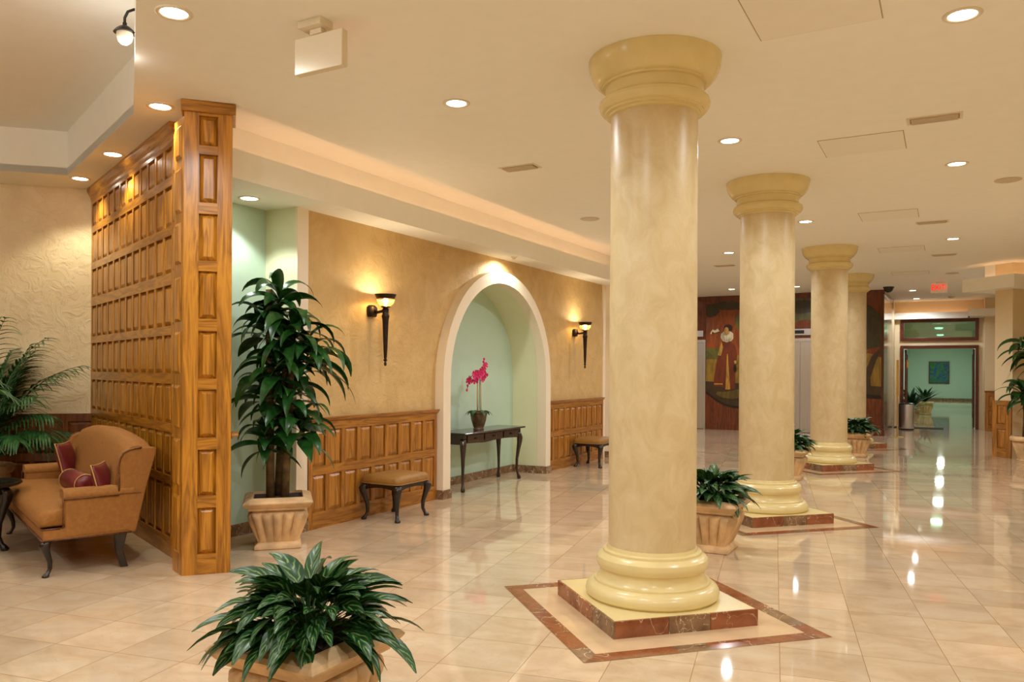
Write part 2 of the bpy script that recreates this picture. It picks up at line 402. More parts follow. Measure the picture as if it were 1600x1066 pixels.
# coffer above the seating nook
b = MB(); n = len(coffer)
for i in range(n):
    p, q = coffer[i], coffer[(i+1) % n]
    b.poly([(p[0], p[1], HC+0.001), (q[0], q[1], HC+0.001), (q[0], q[1], 3.68), (p[0], p[1], 3.68)])
b.poly([(x, y, 3.68) for x, y in coffer])
struct(b.build('trim_1', M['ceiling']), 'raised cream ceiling recess above the seating nook', 'ceiling recess')
# raised cove ceiling and back face
b = MB(); b.box(-5.02, -4.38, 3.98, 12.45, 3.3335, 3.40); b.box(-5.0, -4.95, 4.2, 12.45, HS+.04, 3.345)
struct(b.build('trim_2', M['ceiling']), 'raised peach ceiling strip over the glowing cove', 'cove')
# soffit shelf along the left wall
b = MB(); b.box(-5.36, -4.62, 4.28, 12.45, HS, HS+0.04); b.box(-4.88, -4.62, 4.02, 4.28, HS, HS+0.04); b.box(-4.62, -4.595, 3.97, 12.45, HS, 3.04)
struct(b.build('trim_3', M['ceiling']), 'long cream soffit shelf above the niches and sconces', 'soffit')

# left wall with arched opening
AC, RO, RI, ZC = 8.63, 1.342, 1.197, 1.30
def arch_pts(r, n=28, z0=0.0, c=AC):
    pts = [(c-r, z0)] + [(c - r*cos(pi*i/n), ZC + r*sin(pi*i/n)) for i in range(n+1)] + [(c+r, z0)]
    return pts
b = MB(); hole = arch_pts(1.27)
prof = [(5.27, 0)] + hole + [(12.11, 0), (12.11, HS), (5.27, HS)]
b.prism([(SW, y, z) for y, z in prof], (-0.12, 0, 0))
struct(b.build('wall_left', M['stucco']), 'textured golden stucco wall around the arched niche', 'wall')
# arch trim (front casing standing 0.1 proud)
b = MB(); o_, i_ = arch_pts(RO), arch_pts(RI)
xf, xb = SW+0.11, -5.36
n = len(o_)
V1 = [b.V((xf, y, z)) for y, z in o_]; V2 = [b.V((xf, y, z)) for y, z in i_]; V3 = [b.V((SW-0.02, y, z)) for y, z in o_]; V4 = [b.V((SW-0.02, y, z)) for y, z in i_]
for k in range(n-1):
    b.face([V1[k], V1[k+1], V2[k+1], V2[k]]); b.face([V1[k], V3[k], V3[k+1], V1[k+1]]); b.face([V2[k], V2[k+1], V4[k+1], V4[k]]); b.face([V3[k], V4[k], V4[k+1], V3[k+1]])
struct(b.build('trim_4', M['trim'], angle=30), 'ivory arch casing around the console niche', 'arch trim')
b = MB(); i2 = arch_pts(RI+0.004)
V2 = [b.V((SW-0.015, y, z)) for y, z in i2]; V4 = [b.V((xb, y, z)) for y, z in i2]
for k in range(n-1): b.face([V2[k], V2[k+1], V4[k+1], V4[k]])
struct(b.build('wall_niche', M['palegreen'], angle=30), 'pale cream inner side of the arched niche', 'wall')
b = MB(); b.prism([(xb, y, z) for y, z in i2], (-0.06, 0, 0))
struct(b.build('wall_niche_back', M['mint']), 'mint green back of the arched niche', 'wall')

# alcove beside the screen
b = MB(); b.box(-5.36, -5.30, 4.27, 5.14, 0, HS)
struct(b.build('wall_alcove_back', M['mint']), 'mint green alcove wall behind the tall corn plant', 'wall')
b = MB(); b.box(-5.36, -4.955, 5.135, 5.27, 0, HS)
struct(b.build('wall_alcove_side', M['palegreen']), 'pale green side of the alcove by the corn plant', 'wall')
b = MB(); b.box(-4.955, -4.925, 5.135, 5.27, 0, HS)
struct(b.build('trim_5', M['trim']), 'ivory pilaster between the alcove and the first dado', 'trim')
b = MB(); b.box(-5.2, -4.93, 12.11, 12.22, 0, HS); b.box(-5.2, -4.86, 12.22, 12.48, 0, HS)
struct(b.build('trim_6', M['trim']), 'ivory pilaster ending the stucco wall', 'trim')

# marble skirting
def skirt(name, x0, x1, y0, y1, label, h=0.1):
    b = MB(); b.box(x0, x1, y0, y1, 0, h); struct(b.build(name, M['brownmarble']), label, 'skirting')
skirt('baseboard_niche_back', -5.358, -5.342, AC-RI-.003, AC+RI+.003, 'brown marble skirting at the back of the arched niche')
skirt('baseboard_niche_side', -5.342, -4.835, AC+RI-0.018, AC+RI+0.002, 'brown marble skirting on the right side of the niche')
skirt('baseboard_niche_left', -5.0, -4.825, AC-RO-0.012, AC-RI+0.01, 'brown marble plinth block under the left arch jamb')
skirt('baseboard_niche_right', -4.97, -4.825, AC+RI-0.01, AC+RO+0.012, 'brown marble plinth block under the right arch jamb')
skirt('baseboard_alcove', -5.30, -5.285, 4.2, 5.135, 'brown marble skirting in the corn plant alcove')
skirt('baseboard_pilaster', -4.925, -4.91, 5.125, 5.27, 'brown marble block under the ivory pilaster')
skirt('baseboard_end', -4.95, -4.845, 12.2, 12.49, 'brown marble block under the far ivory pilaster')

# far lobby walls (mostly behind the columns)
b = MB(); b.box(-8.2, -4.86, 12.48, 12.6, 0, HC)
struct(b.build('wall_lobby_return', M['cream']), 'cream wall turning into the elevator lobby', 'wall')
b = MB(); b.box(-8.3, -8.2, 12.5, 19.5, 0, HC)
struct(b.build('wall_lobby_left', M['cream']), 'cream wall closing the elevator lobby', 'wall')
# elevator block
b = MB(); b.box(-8.3, -1.27, 19.52, 22.6, 0, HC)
struct(b.build('wall_elevator', M['redwood']), 'dark red wood elevator block', 'wall')
b = MB(); b.box(-8.3, -1.215, 22.6, 23.2, 0, HC)
struct(b.build('wall_elevator_end', M['cream']), 'cream wall strip behind the elevator block', 'wall')
# far wall with door opening
b = MB(); b.box(-1.8, -1.03, 23.2, 23.36, 0, HC); b.box(0.64, 2.2, 23.2, 23.36, 0, HC); b.box(-1.03, 0.64, 23.2, 23.36, 2.05, 2.25); b.box(-1.03, 0.64, 23.2, 23.36, 2.77, HC)
struct(b.build('wall_far', M['cream']), 'cream end wall around the corridor doorway', 'wall')
b = MB(); b.box(-1.25, 0.45, 22.98, 23.2, 2.80, 2.84); b.box(-1.25, 0.45, 22.96, 22.99, 2.80, 2.96)
b.box(0.45, 2.2, 22.4, 23.2, 2.80, 2.84); b.box(0.45, 2.2, 22.37, 22.4, 2.80, 2.98); b.box(0.45, 0.48, 22.4, 22.98, 2.80, 2.98)
struct(b.build('trim_7', M['ceiling']), 'cream soffit shelf above the corridor doorway', 'soffit')
# corridor
b = MB(); b.box(-1.9, -1.75, 23.36, 46.1, 0, 2.9)
struct(b.build('wall_corridor_left', M['corridor']), 'green lit left wall of the far corridor', 'wall')
b = MB(); b.box(1.1, 1.25, 23.36, 46.1, 0, 2.9)
struct(b.build('wall_corridor_right', M['corridor']), 'green lit right wall of the far corridor', 'wall')
b = MB(); b.box(-1.9, 1.25, 46.1, 46.2, 0, 2.9)
struct(b.build('wall_corridor_end', M['corridor']), 'green lit end wall of the far corridor', 'wall')
b = MB(); b.box(-1.9, 1.25, 23.36, 46.2, 2.9, 2.96)
struct(b.build('ceiling_corridor', M['corridor']), 'low ceiling of the far corridor', 'ceiling')
b = MB(); b.box(-1.75, 1.1, 46.06, 46.1, 0, 0.12)
struct(b.build('baseboard_corridor', M['brownmarble']), 'skirting on the corridor end wall', 'skirting')
b = MB(); b.box(-1.75, -1.55, 31, 31.25, 0, 2.9); b.box(0.95, 1.1, 31, 31.25, 0, 2.9)
struct(b.build('trim_8', M['trim']), 'pale pilasters part way down the corridor', 'trim')

# nook far wall at 45 degrees
W0 = Vector((-7.745, 5.11, 0))
b = MB(); b.box(-0.3, 5.0, -0.12, 0, 0, HC)
o = b.build('wall_nook', M['stucco2']); o.location = W0; o.rotation_euler = (0, 0, radians(225)); struct(o, 'textured cream stucco wall behind the settee nook', 'wall')
# hidden room closing walls
b = MB(); b.box(2.2, 2.3, -4, 23.4, 0, HC)
struct(b.build('wall_right', M['cream']), 'cream wall on the right side of the lobby', 'wall')
b = MB(); b.box(-12, 2.3, -4.1, -4, 0, HC)
struct(b.build('wall_back', M['cream']), 'cream wall behind the photographer', 'wall')
b = MB(); b.box(-12.1, -12, -4, 4, 0, HC)
struct(b.build('wall_nook_end', M['cream']), 'cream wall at the far left of the seating nook', 'wall')

# ------------------------------------------------------------------ panelled wood
def panelled(parent, L, rows, ncol, z_bot, z_top, mv, mh, x0=0.0, stile=0.05, dep=0.016, endst=None, cap=None, base=None, panel_gap=0.012, thick=0.03):
    """local frame: x along, +y outward, z up. stiles at y=0, board behind"""
    es = endst if endst is not None else stile
    b = MB(); b.box(x0, x0+L, -thick, -dep, z_bot, z_top); 
    pitch = (L-2*es+stile)/ncol
    for r, (z0, z1) in enumerate(rows):
        for c in range(ncol):
            xa = x0+es+c*pitch; xb_ = xa+pitch-stile
            b.frustum(xa+0.004, xb_-0.004, z0+0.004, z1-0.004, -dep+0.0005, -0.002, min(0.028, (xb_-xa)*0.22))
    b.build('raised_panels', mv, parent)
    b = MB()
    b.box(x0, x0+es, -dep, 0, z_bot, z_top); b.box(x0+L-es, x0+L, -dep, 0, z_bot, z_top)
    for c in range(1, ncol):
        xa = x0+es+c*pitch-stile; b.box(xa, xa+stile, -dep, 0, rows[0][0], rows[-1][1])
    b.build('stiles', mv, parent)
    zs = [z_bot] + [z for r in rows for z in r] + [z_top]
    for k in range(0, len(zs), 2):
        b = MB(); b.box(x0+es, x0+L-es, -dep, 0.0015, zs[k], zs[k+1]); b.build('rail', mh, parent)
    if cap:
        b = MB(); prof = [(-0.02, z_top-0.004), (0.006, z_top-0.004), (0.018, z_top+0.006), (0.024, z_top+0.02), (0.03, z_top+0.024), (0.03, z_top+0.034), (-0.02, z_top+0.034)]
        b.prism([(x0-cap, y, z) for y, z in prof], (L+2*cap, 0, 0)); b.build('chair_rail', mh, parent)

drows = [(0.146, 0.477), (0.556, 0.876)]
# local +x must run toward -Y for outward +X: rotation -90 deg
def wall_dado(name, t0, t1, ncol, label, x=-4.915):
    t = thing(name, label, 'wainscot', (x, t1, 0), radians(-90), 'oak wainscots under the stucco wall')
    panelled(t, t1-t0, drows, ncol, 0.0, 0.955, M['dado'], M['dado_h'], cap=0.01); return t
wall_dado('oak_wainscot', 5.275, 7.275, 9, 'panelled oak wainscot left of the arch, behind the nearer stool')
wall_dado('oak_wainscot', 9.985, 12.09, 10, 'panelled oak wainscot right of the arch, behind the farther stool')
t = thing('nook_wainscot', 'dark red brown wainscot behind the settee and palm', 'wainscot', W0 + Vector((0.707, -0.707, 0))*0.035 + Vector((0.707, 0.707, 0))*0.10, radians(225))
panelled(t, 4.5, drows, 15, 0.0, 0.955, M['nookwood'], M['nookwood'], cap=0.0)

# oak partition screen between nook and hall
t = thing('oak_partition', 'tall honey oak partition screen of raised panels behind the settee', 'partition', (-5.155, 4.04, 0), radians(157.5))
srows = [(0.145, 0.545), (0.61, 0.935), (1.005, 1.305), (1.385, 1.675), (1.745, 2.055), (2.145, 2.43), (2.50, 2.805), (2.875, 3.10)]
panelled(t, 2.86, srows, 12, 0.0, 3.14, M['oak'], M['oak_h'], x0=-0.06, stile=0.045, dep=0.024, thick=0.12)
b = MB(); prof = [(-0.12, 3.13), (0.002, 3.13), (0.008, 3.15), (0.012, 3.17), (0.03, 3.20), (0.045, 3.235), (0.045, HC-0.002), (-0.12, HC-0.002)]
b.prism([(-0.10, y, z) for y, z in prof], (2.90, 0, 0)); b.build('crown_moulding', M['oak_h'], t)
# concave panelled return joining the screen to the post
loc = lambda s_, t_: ((s_+5.155)*-0.9239+(t_-4.04)*0.3827, (s_+5.155)*-0.3827-(t_-4.04)*0.9239)
P1, P2 = (-4.589, 3.698), (-4.38, 3.93)
cur = [(-0.06, 0.0), (-0.17, 0.004), (-0.27, 0.018), (-0.36, 0.05), (-0.435, 0.10), loc(*P1)]
b = MB(); n = len(cur)
back = [(x, y-0.10) for x, y in cur]
b.prism([(x, y, 0.0) for x, y in cur] + [(x, y, 0.0) for x, y in reversed(back)], (0, 0, 3.15))
b.build('curved_return', M['oak'], t)
b = MB()
for k in range(n-1):
    (xa, ya), (xb2, yb) = cur[k], cur[k+1]; d = Vector((xb2-xa, yb-ya, 0)); L = d.length; d.normalize(); nn = Vector((d.y, -d.x, 0))
    if nn.y < 0: nn = -nn
    o0 = Vector((xa, ya, 0)) + nn*0.002
    for z0, z1 in srows:
        p = [o0 + d*(L*.2) + Vector((0, 0, z0)), o0 + d*(L*.8) + Vector((0, 0, z0)), o0 + d*(L*.8) + Vector((0, 0, z1)), o0 + d*(L*.2) + Vector((0, 0, z1))]
        q = [o0 + d*(L*.32) + nn*0.012 + Vector((0, 0, z0+.02)), o0 + d*(L*.68) + nn*0.012 + Vector((0, 0, z0+.02)), o0 + d*(L*.68) + nn*0.012 + Vector((0, 0, z1-.02)), o0 + d*(L*.32) + nn*0.012 + Vector((0, 0, z1-.02))]
        a = [b.V(v) for v in p]; c = [b.V(v) for v in q]
        for i in range(4): b.face([a[i], a[(i+1) % 4], c[(i+1) % 4], c[i]])
        b.face(c)
b.build('narrow_panels', M['oak'], t)
# end post
t = thing('oak_post', 'square honey oak end post with eight raised panels and a moulded cap', 'post', (P2[0], P2[1], 0), atan2(P1[1]-P2[1], P1[0]-P2[0]))
prow = [(0.139, 0.46), (0.541, 0.862), (0.942, 1.277), (1.35, 1.68), (1.764, 2.094), (2.165, 2.49), (2.567, 2.90), (2.96, 3.165)]
panelled(t, 0.312, prow, 1, 0.0, 3.2, M['oak'], M['oak_h'], stile=0.095, dep=0.024, thick=0.30)
b = MB(); b.box(-0.022, 0.334, -0.30, 0.022, 3.185, HC-0.001); b.build('cap', M['oak_h'], t, bevel=0.006)
b = MB(); b.box(-0.05, 0.0, -0.28, -0.02, 0.945, 0.965); b.box(-0.012, 0, -0.2, -0.02, 0.93, 0.945); b.build('rail_end', M['dado_h'], t, bevel=0.004)

# ------------------------------------------------------------------ columns
HP = 0.094
def make_column():
    t = thing('column', '', 'column', (-1.54, 4.565, 0), radians(45), 'row of cream plaster columns')
    s = 0.437
    b = MB(); b.box(-s+.012, s-.012, -s+.012, s-.012, 0, HP); b.build('plinth', M['yellow'], t)
    b = MB(); w_ = [0.0, 0.37, 0.66, 1.0]
    for side in range(4):
        R = Matrix.Rotation(side*pi/2, 4, 'Z')
        for k in range(3):
            b.mi = [0, 1, 0][k] if side % 2 == 0 else [0, 0, 1][k]
            x0, x1 = -s+2*s*w_[k], -s+2*s*w_[k+1]
            b.box(x0+(0.012 if k == 0 else 0.0015), x1-(0 if k == 2 else 0.0015), -s, -s+.012, 0, HP-0.001, R)
    b.build('marble_edging', [M['redmarble'], M['brownmarble']], t)
    b = MB(); pr = [(.375, HP), (.389, .108), (.393, .125), (.389, .145), (.376, .165), (.354, .18), (.342, .183), (.340, .195), (.328, .198), (.315, .212), (.308, .232), (.306, .252), (.309, .262), (.318, .266), (.326, .283), (.329, .303), (.324, .325), (.309, .342), (.290, .350), (.288, .364), (.268, .370), (.262, .39)]
    b.lathe(pr, 64); b.build('base', M['yellow'], t, angle=28)
    b = MB(); b.lathe([(0.258, 0.385), (0.2575, 1.4), (0.256, 2.2), (0.255, 2.945)], 64, caps=False); b.build('shaft', M['shaft'], t, True)
    b = MB(); pr = [(.258, 2.925), (.272, 2.93), (.272, 2.942), (.292, 2.946), (.292, 2.956), (.31, 2.962), (.324, 2.982), (.327, 3.0), (.320, 3.02), (.302, 3.033), (.290, 3.036), (.290, 3.100), (.306, 3.102), (.307, 3.114), (.322, 3.117), (.338, 3.13), (.359, 3.155), (.375, 3.185), (.385, 3.215), (.390, HC-0.001)]
    b.lathe(pr, 64); b.build('capital', M['yellow'], t, angle=28)
    return t
col0 = make_column(); col0['label'] = 'nearest and largest cream plaster column, on a marble edged plinth'
for (y, lab) in ((7.996, 'second cream column from the camera, beside two potted plants'), (12.656, 'third cream column from the camera, in front of the elevator doors'), (16.39, 'farthest cream column, partly hidden behind the third one')):
    dup(col0, (-1.545 if y < 15 else -1.60, y, 0), radians(45), lab)
def inlay(k, x, y):
    b = MB(); so, si = 0.712, 0.612; R0 = Matrix.Translation((x, y, 0)) @ Matrix.Rotation(pi/4, 4, 'Z')
    cuts = [0, .15, .37, .5, .72, .86, 1]
    for side in range(4):
        R = R0 @ Matrix.Rotation(side*pi/2, 4, 'Z')
        for j in range(6):
            b.mi = [0, 1, 2, 0, 1, 0][(j+side) % 6]
            xa, xc = -so+2*so*cuts[j], -so+2*so*cuts[j+1]
            xa2 = max(xa, -si) if j == 0 else xa; xc2 = min(xc, si) if j == 5 else xc
            q = [R @ Vector(p) for p in ((xa, -so, .0015), (xc, -so, .0015), (xc2, -si, .0015), (xa2, -si, .0015))]
            b.poly(q)
    b.mi = 3; b.poly([R0 @ Vector(p) for p in ((-si, -si, .0012), (si, -si, .0012), (si, si, .0012), (-si, si, .0012))])
    o = b.build('trim_%d' % k, [M['redmarble'], M['rustplain'], M['brownmarble'], M['floorplain']])
    struct(o, 'square red marble inlay in the floor around column, number %s from the camera' % ['one', 'two', 'three', 'four'][k-9], 'floor inlay')
M['floorplain'] = plain('cream marble slab', (214, 184, 146), 0.07, noise=0.05, nscale=5)
for k, (x, y) in enumerate(((-1.54, 4.565), (-1.545, 7.996), (-1.545, 12.656), (-1.60, 16.39))): inlay(9+k, x, y)

# ------------------------------------------------------------------ planters and plants
def sq_ring(h, z, lobes=0, amp=0.0, n=40, cr=0.0):
    pts = []
    for side in range(4):
        a = side*pi/2
        for i in range(n):
            u = -1 + 2*i/n
            d = amp*(abs(sin(pi*lobes*(i/n)))**0.6) if lobes else 0.0
            x, y = h*u, -(h+d)
            if cr and abs(u) > 1-cr: 
                k_ = (abs(u)-(1-cr))/cr; y += h*cr*0.5*k_*k_; x -= math.copysign(h*cr*0.5*k_*k_, u) if False else 0
            pts.append((x*cos(a)-y*sin(a), x*sin(a)+y*cos(a), z))
    return pts
PL = {}
def planter_parts(t, k=1.0):
    if 'body' not in PL:
        b = MB(); rings = [sq_ring(.172, 0), sq_ring(.178, .004), sq_ring(.178, .03), sq_ring(.165, .042), sq_ring(.158, .05)]
        for z, h, am in ((.055, .150, .004), (.075, .148, .016), (.11, .155, .026), (.15, .166, .030), (.20, .182, .032), (.24, .195, .032), (.268, .203, .028), (.285, .206, .018), (.297, .202, .005)):
            rings.append(sq_ring(h, z, 5, am, cr=.12))
        rings += [sq_ring(.190, .303), sq_ring(.190, .315)]
        b.loft(rings); PL['body'] = b.mesh('fluted_body', M['stonepot']); PL['body'].set_sharp_from_angle(angle=radians(50))
        for p in PL['body'].polygons: p.use_smooth = True
        b = MB(); b.loft([sq_ring(h, z, n=2) for h, z in ((.19, .312), (.222, .316), (.226, .334), (.236, .338), (.262, .368), (.264, .376), (.250, .392), (.200, .408), (.190, .410), (.186, .36), (.002, .355))], caps=False); PL['rim'] = b.mesh('rim', M['stonepot'])
        b = MB(); b.loft([sq_ring(.187, .37, n=2), sq_ring(.187, .388, n=2)]); PL['soil'] = b.mesh('soil', M['soil'])
    for nm in ('body', 'rim', 'soil'):
        o = bpy.data.objects.new({'body': 'fluted_body', 'rim': 'rim', 'soil': 'soil'}[nm], PL[nm]); C.objects.link(o); o.parent = t; o.scale = (k, k, k)

def aglaonema(seed, nleaf=165, spread=1.0):
    rnd = random.Random(seed); b = MB()
    for i in range(nleaf):
        f = i/nleaf; az = i*2.39996 + rnd.uniform(-.35, .35); hor = 1-f
        el = radians(34 + 50*f + rnd.uniform(-12, 10))
        L = rnd.uniform(.29, .41)*(1.0-.08*f)*spread; r0 = 0.015+0.12*hor*rnd.random()
        z0 = 0.385 + 0.055*f
        dr = rnd.uniform(66, 104) if f < .35 else rnd.uniform(58, 104)
        b.leaf((r0*cos(az), r0*sin(az), z0), az, el, L, rnd.uniform(.060, .084), radians(dr), n=10, fold=.3, twist=rnd.uniform(-.6, .6), pet=.40, wpow=.72, side=rnd.uniform(-.6, .6))
    return b.mesh('foliage', M['aglaonema'], True, recalc=False)
AG = [aglaonema(3), aglaonema(11), aglaonema(23)]
def potted(label, x, y, rz, mesh, fs=1.0, frz=0.0, name='potted_aglaonema', group='leafy plants in fluted stone planters', k=1.0, cat='potted plant'):
    t = thing(name, label, cat, (x, y, 0), rz, group); planter_parts(t, k)
    o = bpy.data.objects.new('foliage', mesh); C.objects.link(o); o.parent = t; o.rotation_euler = (0, 0, frz); o.scale = (fs, fs, fs); o.location = (0, 0, .40*k-.40*fs)
    return t
potted('variegated leafy plant in the fluted stone planter at the bottom of the picture', -2.15, 2.31, 0, AG[0], 1.02)
potted('leafy plant in a fluted stone planter between the first and second columns', -1.66, 6.37, 0, AG[1], .92)
potted('leafy plant in a fluted stone planter between the second and third columns', -1.86, 11.05, 0, AG[2], .95)
potted('leafy plant in a fluted stone planter between the third and farthest columns', -1.36, 14.62, 0, AG[1], .95, 1.9)
# two spiky plants in the corridor
b = MB(); rnd = random.Random(5)
for i in range(26):
    f = i/26; b.leaf((0, 0, .38), i*2.4, radians(30+50*f), rnd.uniform(.5, .72), .10, radians(30), n=5, fold=.2, pet=.1)
spk = b.mesh('foliage', M['dim'], True, recalc=False)
potted('dark leafy plant in a planter behind the trash can', -.90, 24.9, 0, spk, 1.15, .3, group='plants in the far corridor')
potted('dark leafy plant in a planter halfway down the green corridor', -.66, 30.2, 0, spk, 1.0, 1.3, group='plants in the far corridor', k=1.1)

def strap_head(b, c, nleaf, L, rnd, up=76, elmin=-10):
    for i in range(nleaf):
        f = i/nleaf; az = i*2.39996+rnd.uniform(-.3, .3)
        el = radians(elmin + (up-elmin)*f**.8 + rnd.uniform(-16, 10))
        LL = L*rnd.uniform(.8, 1.25)*(1-.15*f)
        b.leaf((c[0], c[1], c[2]-0.18*(1-f)), az, el, LL, rnd.uniform(.085, .115), el+radians(rnd.uniform(48, 84)), n=10, fold=.22, twist=rnd.uniform(-.6, .6), pet=0.04, wpow=.72, side=rnd.uniform(-.45, .45))
def dracaena(label, x, y, rz, heads, canes, seed, oct=False, name='potted_corn_plant', L=.44, mat=None, nl=20):
    t = thing(name, label, 'potted plant', (x, y, 0), rz, 'tall corn plants in stone planters')
    if oct:
        b = MB(); ring = lambda r, z: [(r*cos(pi/8+pi*i/4), r*sin(pi/8+pi*i/4), z) for i in range(8)]
        b.loft([ring(.16, 0), ring(.17, .03), ring(.15, .045), ring(.17, .10), ring(.225, .26), ring(.235, .30), ring(.205, .315), ring(.205, .33)]); b.build('faceted_body', M['stonepot'], t)
        b = MB(); b.loft([ring(.205, .325), ring(.27, .345), ring(.275, .375), ring(.245, .41), ring(.2, .41), ring(.19, .37), ring(.001, .37)], caps=False); b.build('rim', M['stonepot'], t)
        b = MB(); b.loft([ring(.19, .37), ring(.19, .385)]); b.build('soil', M['soil'], t)
    else: planter_parts(t)
    rnd = random.Random(seed)
    for (cx, cy_, h, lx, ly) in canes:
        b = MB(); b.tube([(cx, cy_, .36), (cx+lx*.3, cy_+ly*.3, .36+(h-.36)*.35), (cx+lx*.7, cy_+ly*.7, .36+(h-.36)*.7), (cx+lx, cy_+ly, h)], [.034, .031, .028, .024], 10)
        b.build('cane', M['cane'], t, True)
    for hx, hy, hz, n_, l_ in heads:
        b = MB(); strap_head(b, (hx, hy, hz), n_, l_, rnd); b.build('leaf_cluster', M['dracaena'], t, True, recalc=False)
    return t
dracaena('tall corn plant in a fluted stone planter between oak post and first dado', -4.74, 4.74, radians(45),
    [(0.0, 0.02, 2.02, 24, .40), (-.12, .04, 1.84, 20, .38), (.10, -.06, 1.78, 24, .44), (.22, -.05, 1.62, 22, .44), (-.02, -.10, 1.52, 20, .42), (.12, .04, 1.42, 18, .40), (-.12, .04, 1.32, 18, .36), (.06, -.04, 1.20, 18, .36), (.16, -.06, 1.02, 20, .38), (-.09, -.04, .94, 16, .34)],
    [(-.06, -.03, 2.06, -.02, .03), (.05, -.04, 1.82, .06, .0), (.0, .08, 1.5, .05, -.1)], 4)
dracaena('tall corn plant in a faceted stone planter at the right edge of the picture', 1.14, 15.12, 0,
    [(0, 0, 1.88, 22, .50), (.1, .05, 1.68, 16, .44), (-.10, -.05, 1.20, 20, .44), (.08, -.1, 1.08, 16, .4)],
    [(-.05, 0, 1.8, .05, 0), (.06, -.03, 1.6, .02, .05), (0, .07, 1.2, -.08, -.1)], 9, oct=True)

# palm in the nook
t = thing('potted_palm', 'feathery palm in a round stone pot at the left edge by the settee', 'potted plant', (-8.03, 4.20, 0), 0)
b = MB(); b.lathe([(.17, 0), (.185, .02), (.18, .05), (.20, .12), (.235, .30), (.245, .38), (.235, .41), (.262, .42), (.28, .45), (.28, .49), (.26, .505), (.235, .505), (.225, .46), (.001, .455)], 32, caps=False); b.build('pot', M['stonepot'], t, angle=40)
b = MB(); b.lathe([(.001, .46), (.226, .46), (.226, .47), (.001, .475)], 24, caps=False); b.build('soil', M['soil'], t)
rnd = random.Random(12)
def frond(parent, az, el, L, droop, z0=.47, r0=.05, nl=20, ll=.30):
    b = MB(); p = Vector((r0*cos(az), r0*sin(az), z0)); pts = [p.copy()]; n_ = 24; ds = []
    for i in range(n_):
        t_ = i/n_; e = el-droop*t_**1.6; d = Vector((cos(az)*cos(e), sin(az)*cos(e), sin(e))); p = p+d*(L/n_); pts.append(p.copy()); ds.append((d, e))
    b.uv = b.bm.loops.layers.uv.new('UVMap'); b.uvd = {}
    b.tube(pts, [.009*(1-.75*i/n_) for i in range(n_+1)], 5)
    for i in range(8, n_+1):
        t_ = i/n_; l_ = ll*(0.55+.75*sin(pi*min(1, (t_-.28)/.72)**.8)); 
        d, e = ds[min(i, n_-1)]
        for sgn in (-1, 1):
            a2 = az+sgn*radians(52-22*t_)
            b.leaf(pts[i], a2, e*.7-radians(4)+rnd.uniform(-.12, .12), l_*rnd.uniform(.85, 1.1), .027, radians(48), n=5, fold=.3, wpow=.6)
    return b.build('frond', M['palm'], parent, True, recalc=False)
for i in range(26):
    az = i*2.39996+.4; f = i/26
    toward = cos(az-radians(135))            # wall side: keep those fronds short and upright
    if toward > .1: el, L, dr = radians(80), .95+.3*f, radians(22)
    else: el, L, dr = radians(38+42*f+rnd.uniform(-6, 6)), rnd.uniform(.85, 1.15)*(1+.3*f), radians(rnd.uniform(50, 85))
    frond(t, az, el, L, dr, ll=.27)
for az, el, L, dr in ((-2, 62, 1.15, 62), (6, 48, 1.0, 74), (-30, 44, 1.1, 85), (22, 72, 1.2, 58), (-70, 70, 1.6, 45), (-20, 66, 1.25, 70), (-50, 56, 1.2, 70)):
    frond(t, radians(az), radians(el), L, radians(dr), ll=.28)
for az, el, L, dr in ((-15, 84, 1.65, 62), (10, 80, 1.5, 60), (-45, 82, 1.5, 66)): frond(t, radians(az), radians(el), L, radians(dr), ll=.26)

# ------------------------------------------------------------------ furniture
def cabriole(b, x, y, h, dx, dy, r=1.0, n=10):
    """leg with top at (x,y,h), knee pushed out toward (dx,dy), pad foot"""
    k = hypot(dx, dy); dx, dy = dx/k, dy/k
    prof = [(1.0, 0.0, .030), (.95, .008, .034), (.88, .018, .036), (.78, .016, .031), (.62, .004, .023), (.42, -.010, .0175), (.22, -.012, .0145), (.12, -.002, .015), (.07, .008, .020), (.03, .012, .025), (.0, .012, .020)]
    rings = []
    for t_, o, rr in prof:
        cx, cy_ = x+dx*o*r*1.3, y+dy*o*r*1.3; rr *= r
        rings.append([(cx+rr*cos(2*pi*i/n), cy_+rr*sin(2*pi*i/n), h*t_) for i in range(n)])
    b.loft(list(reversed(rings)))

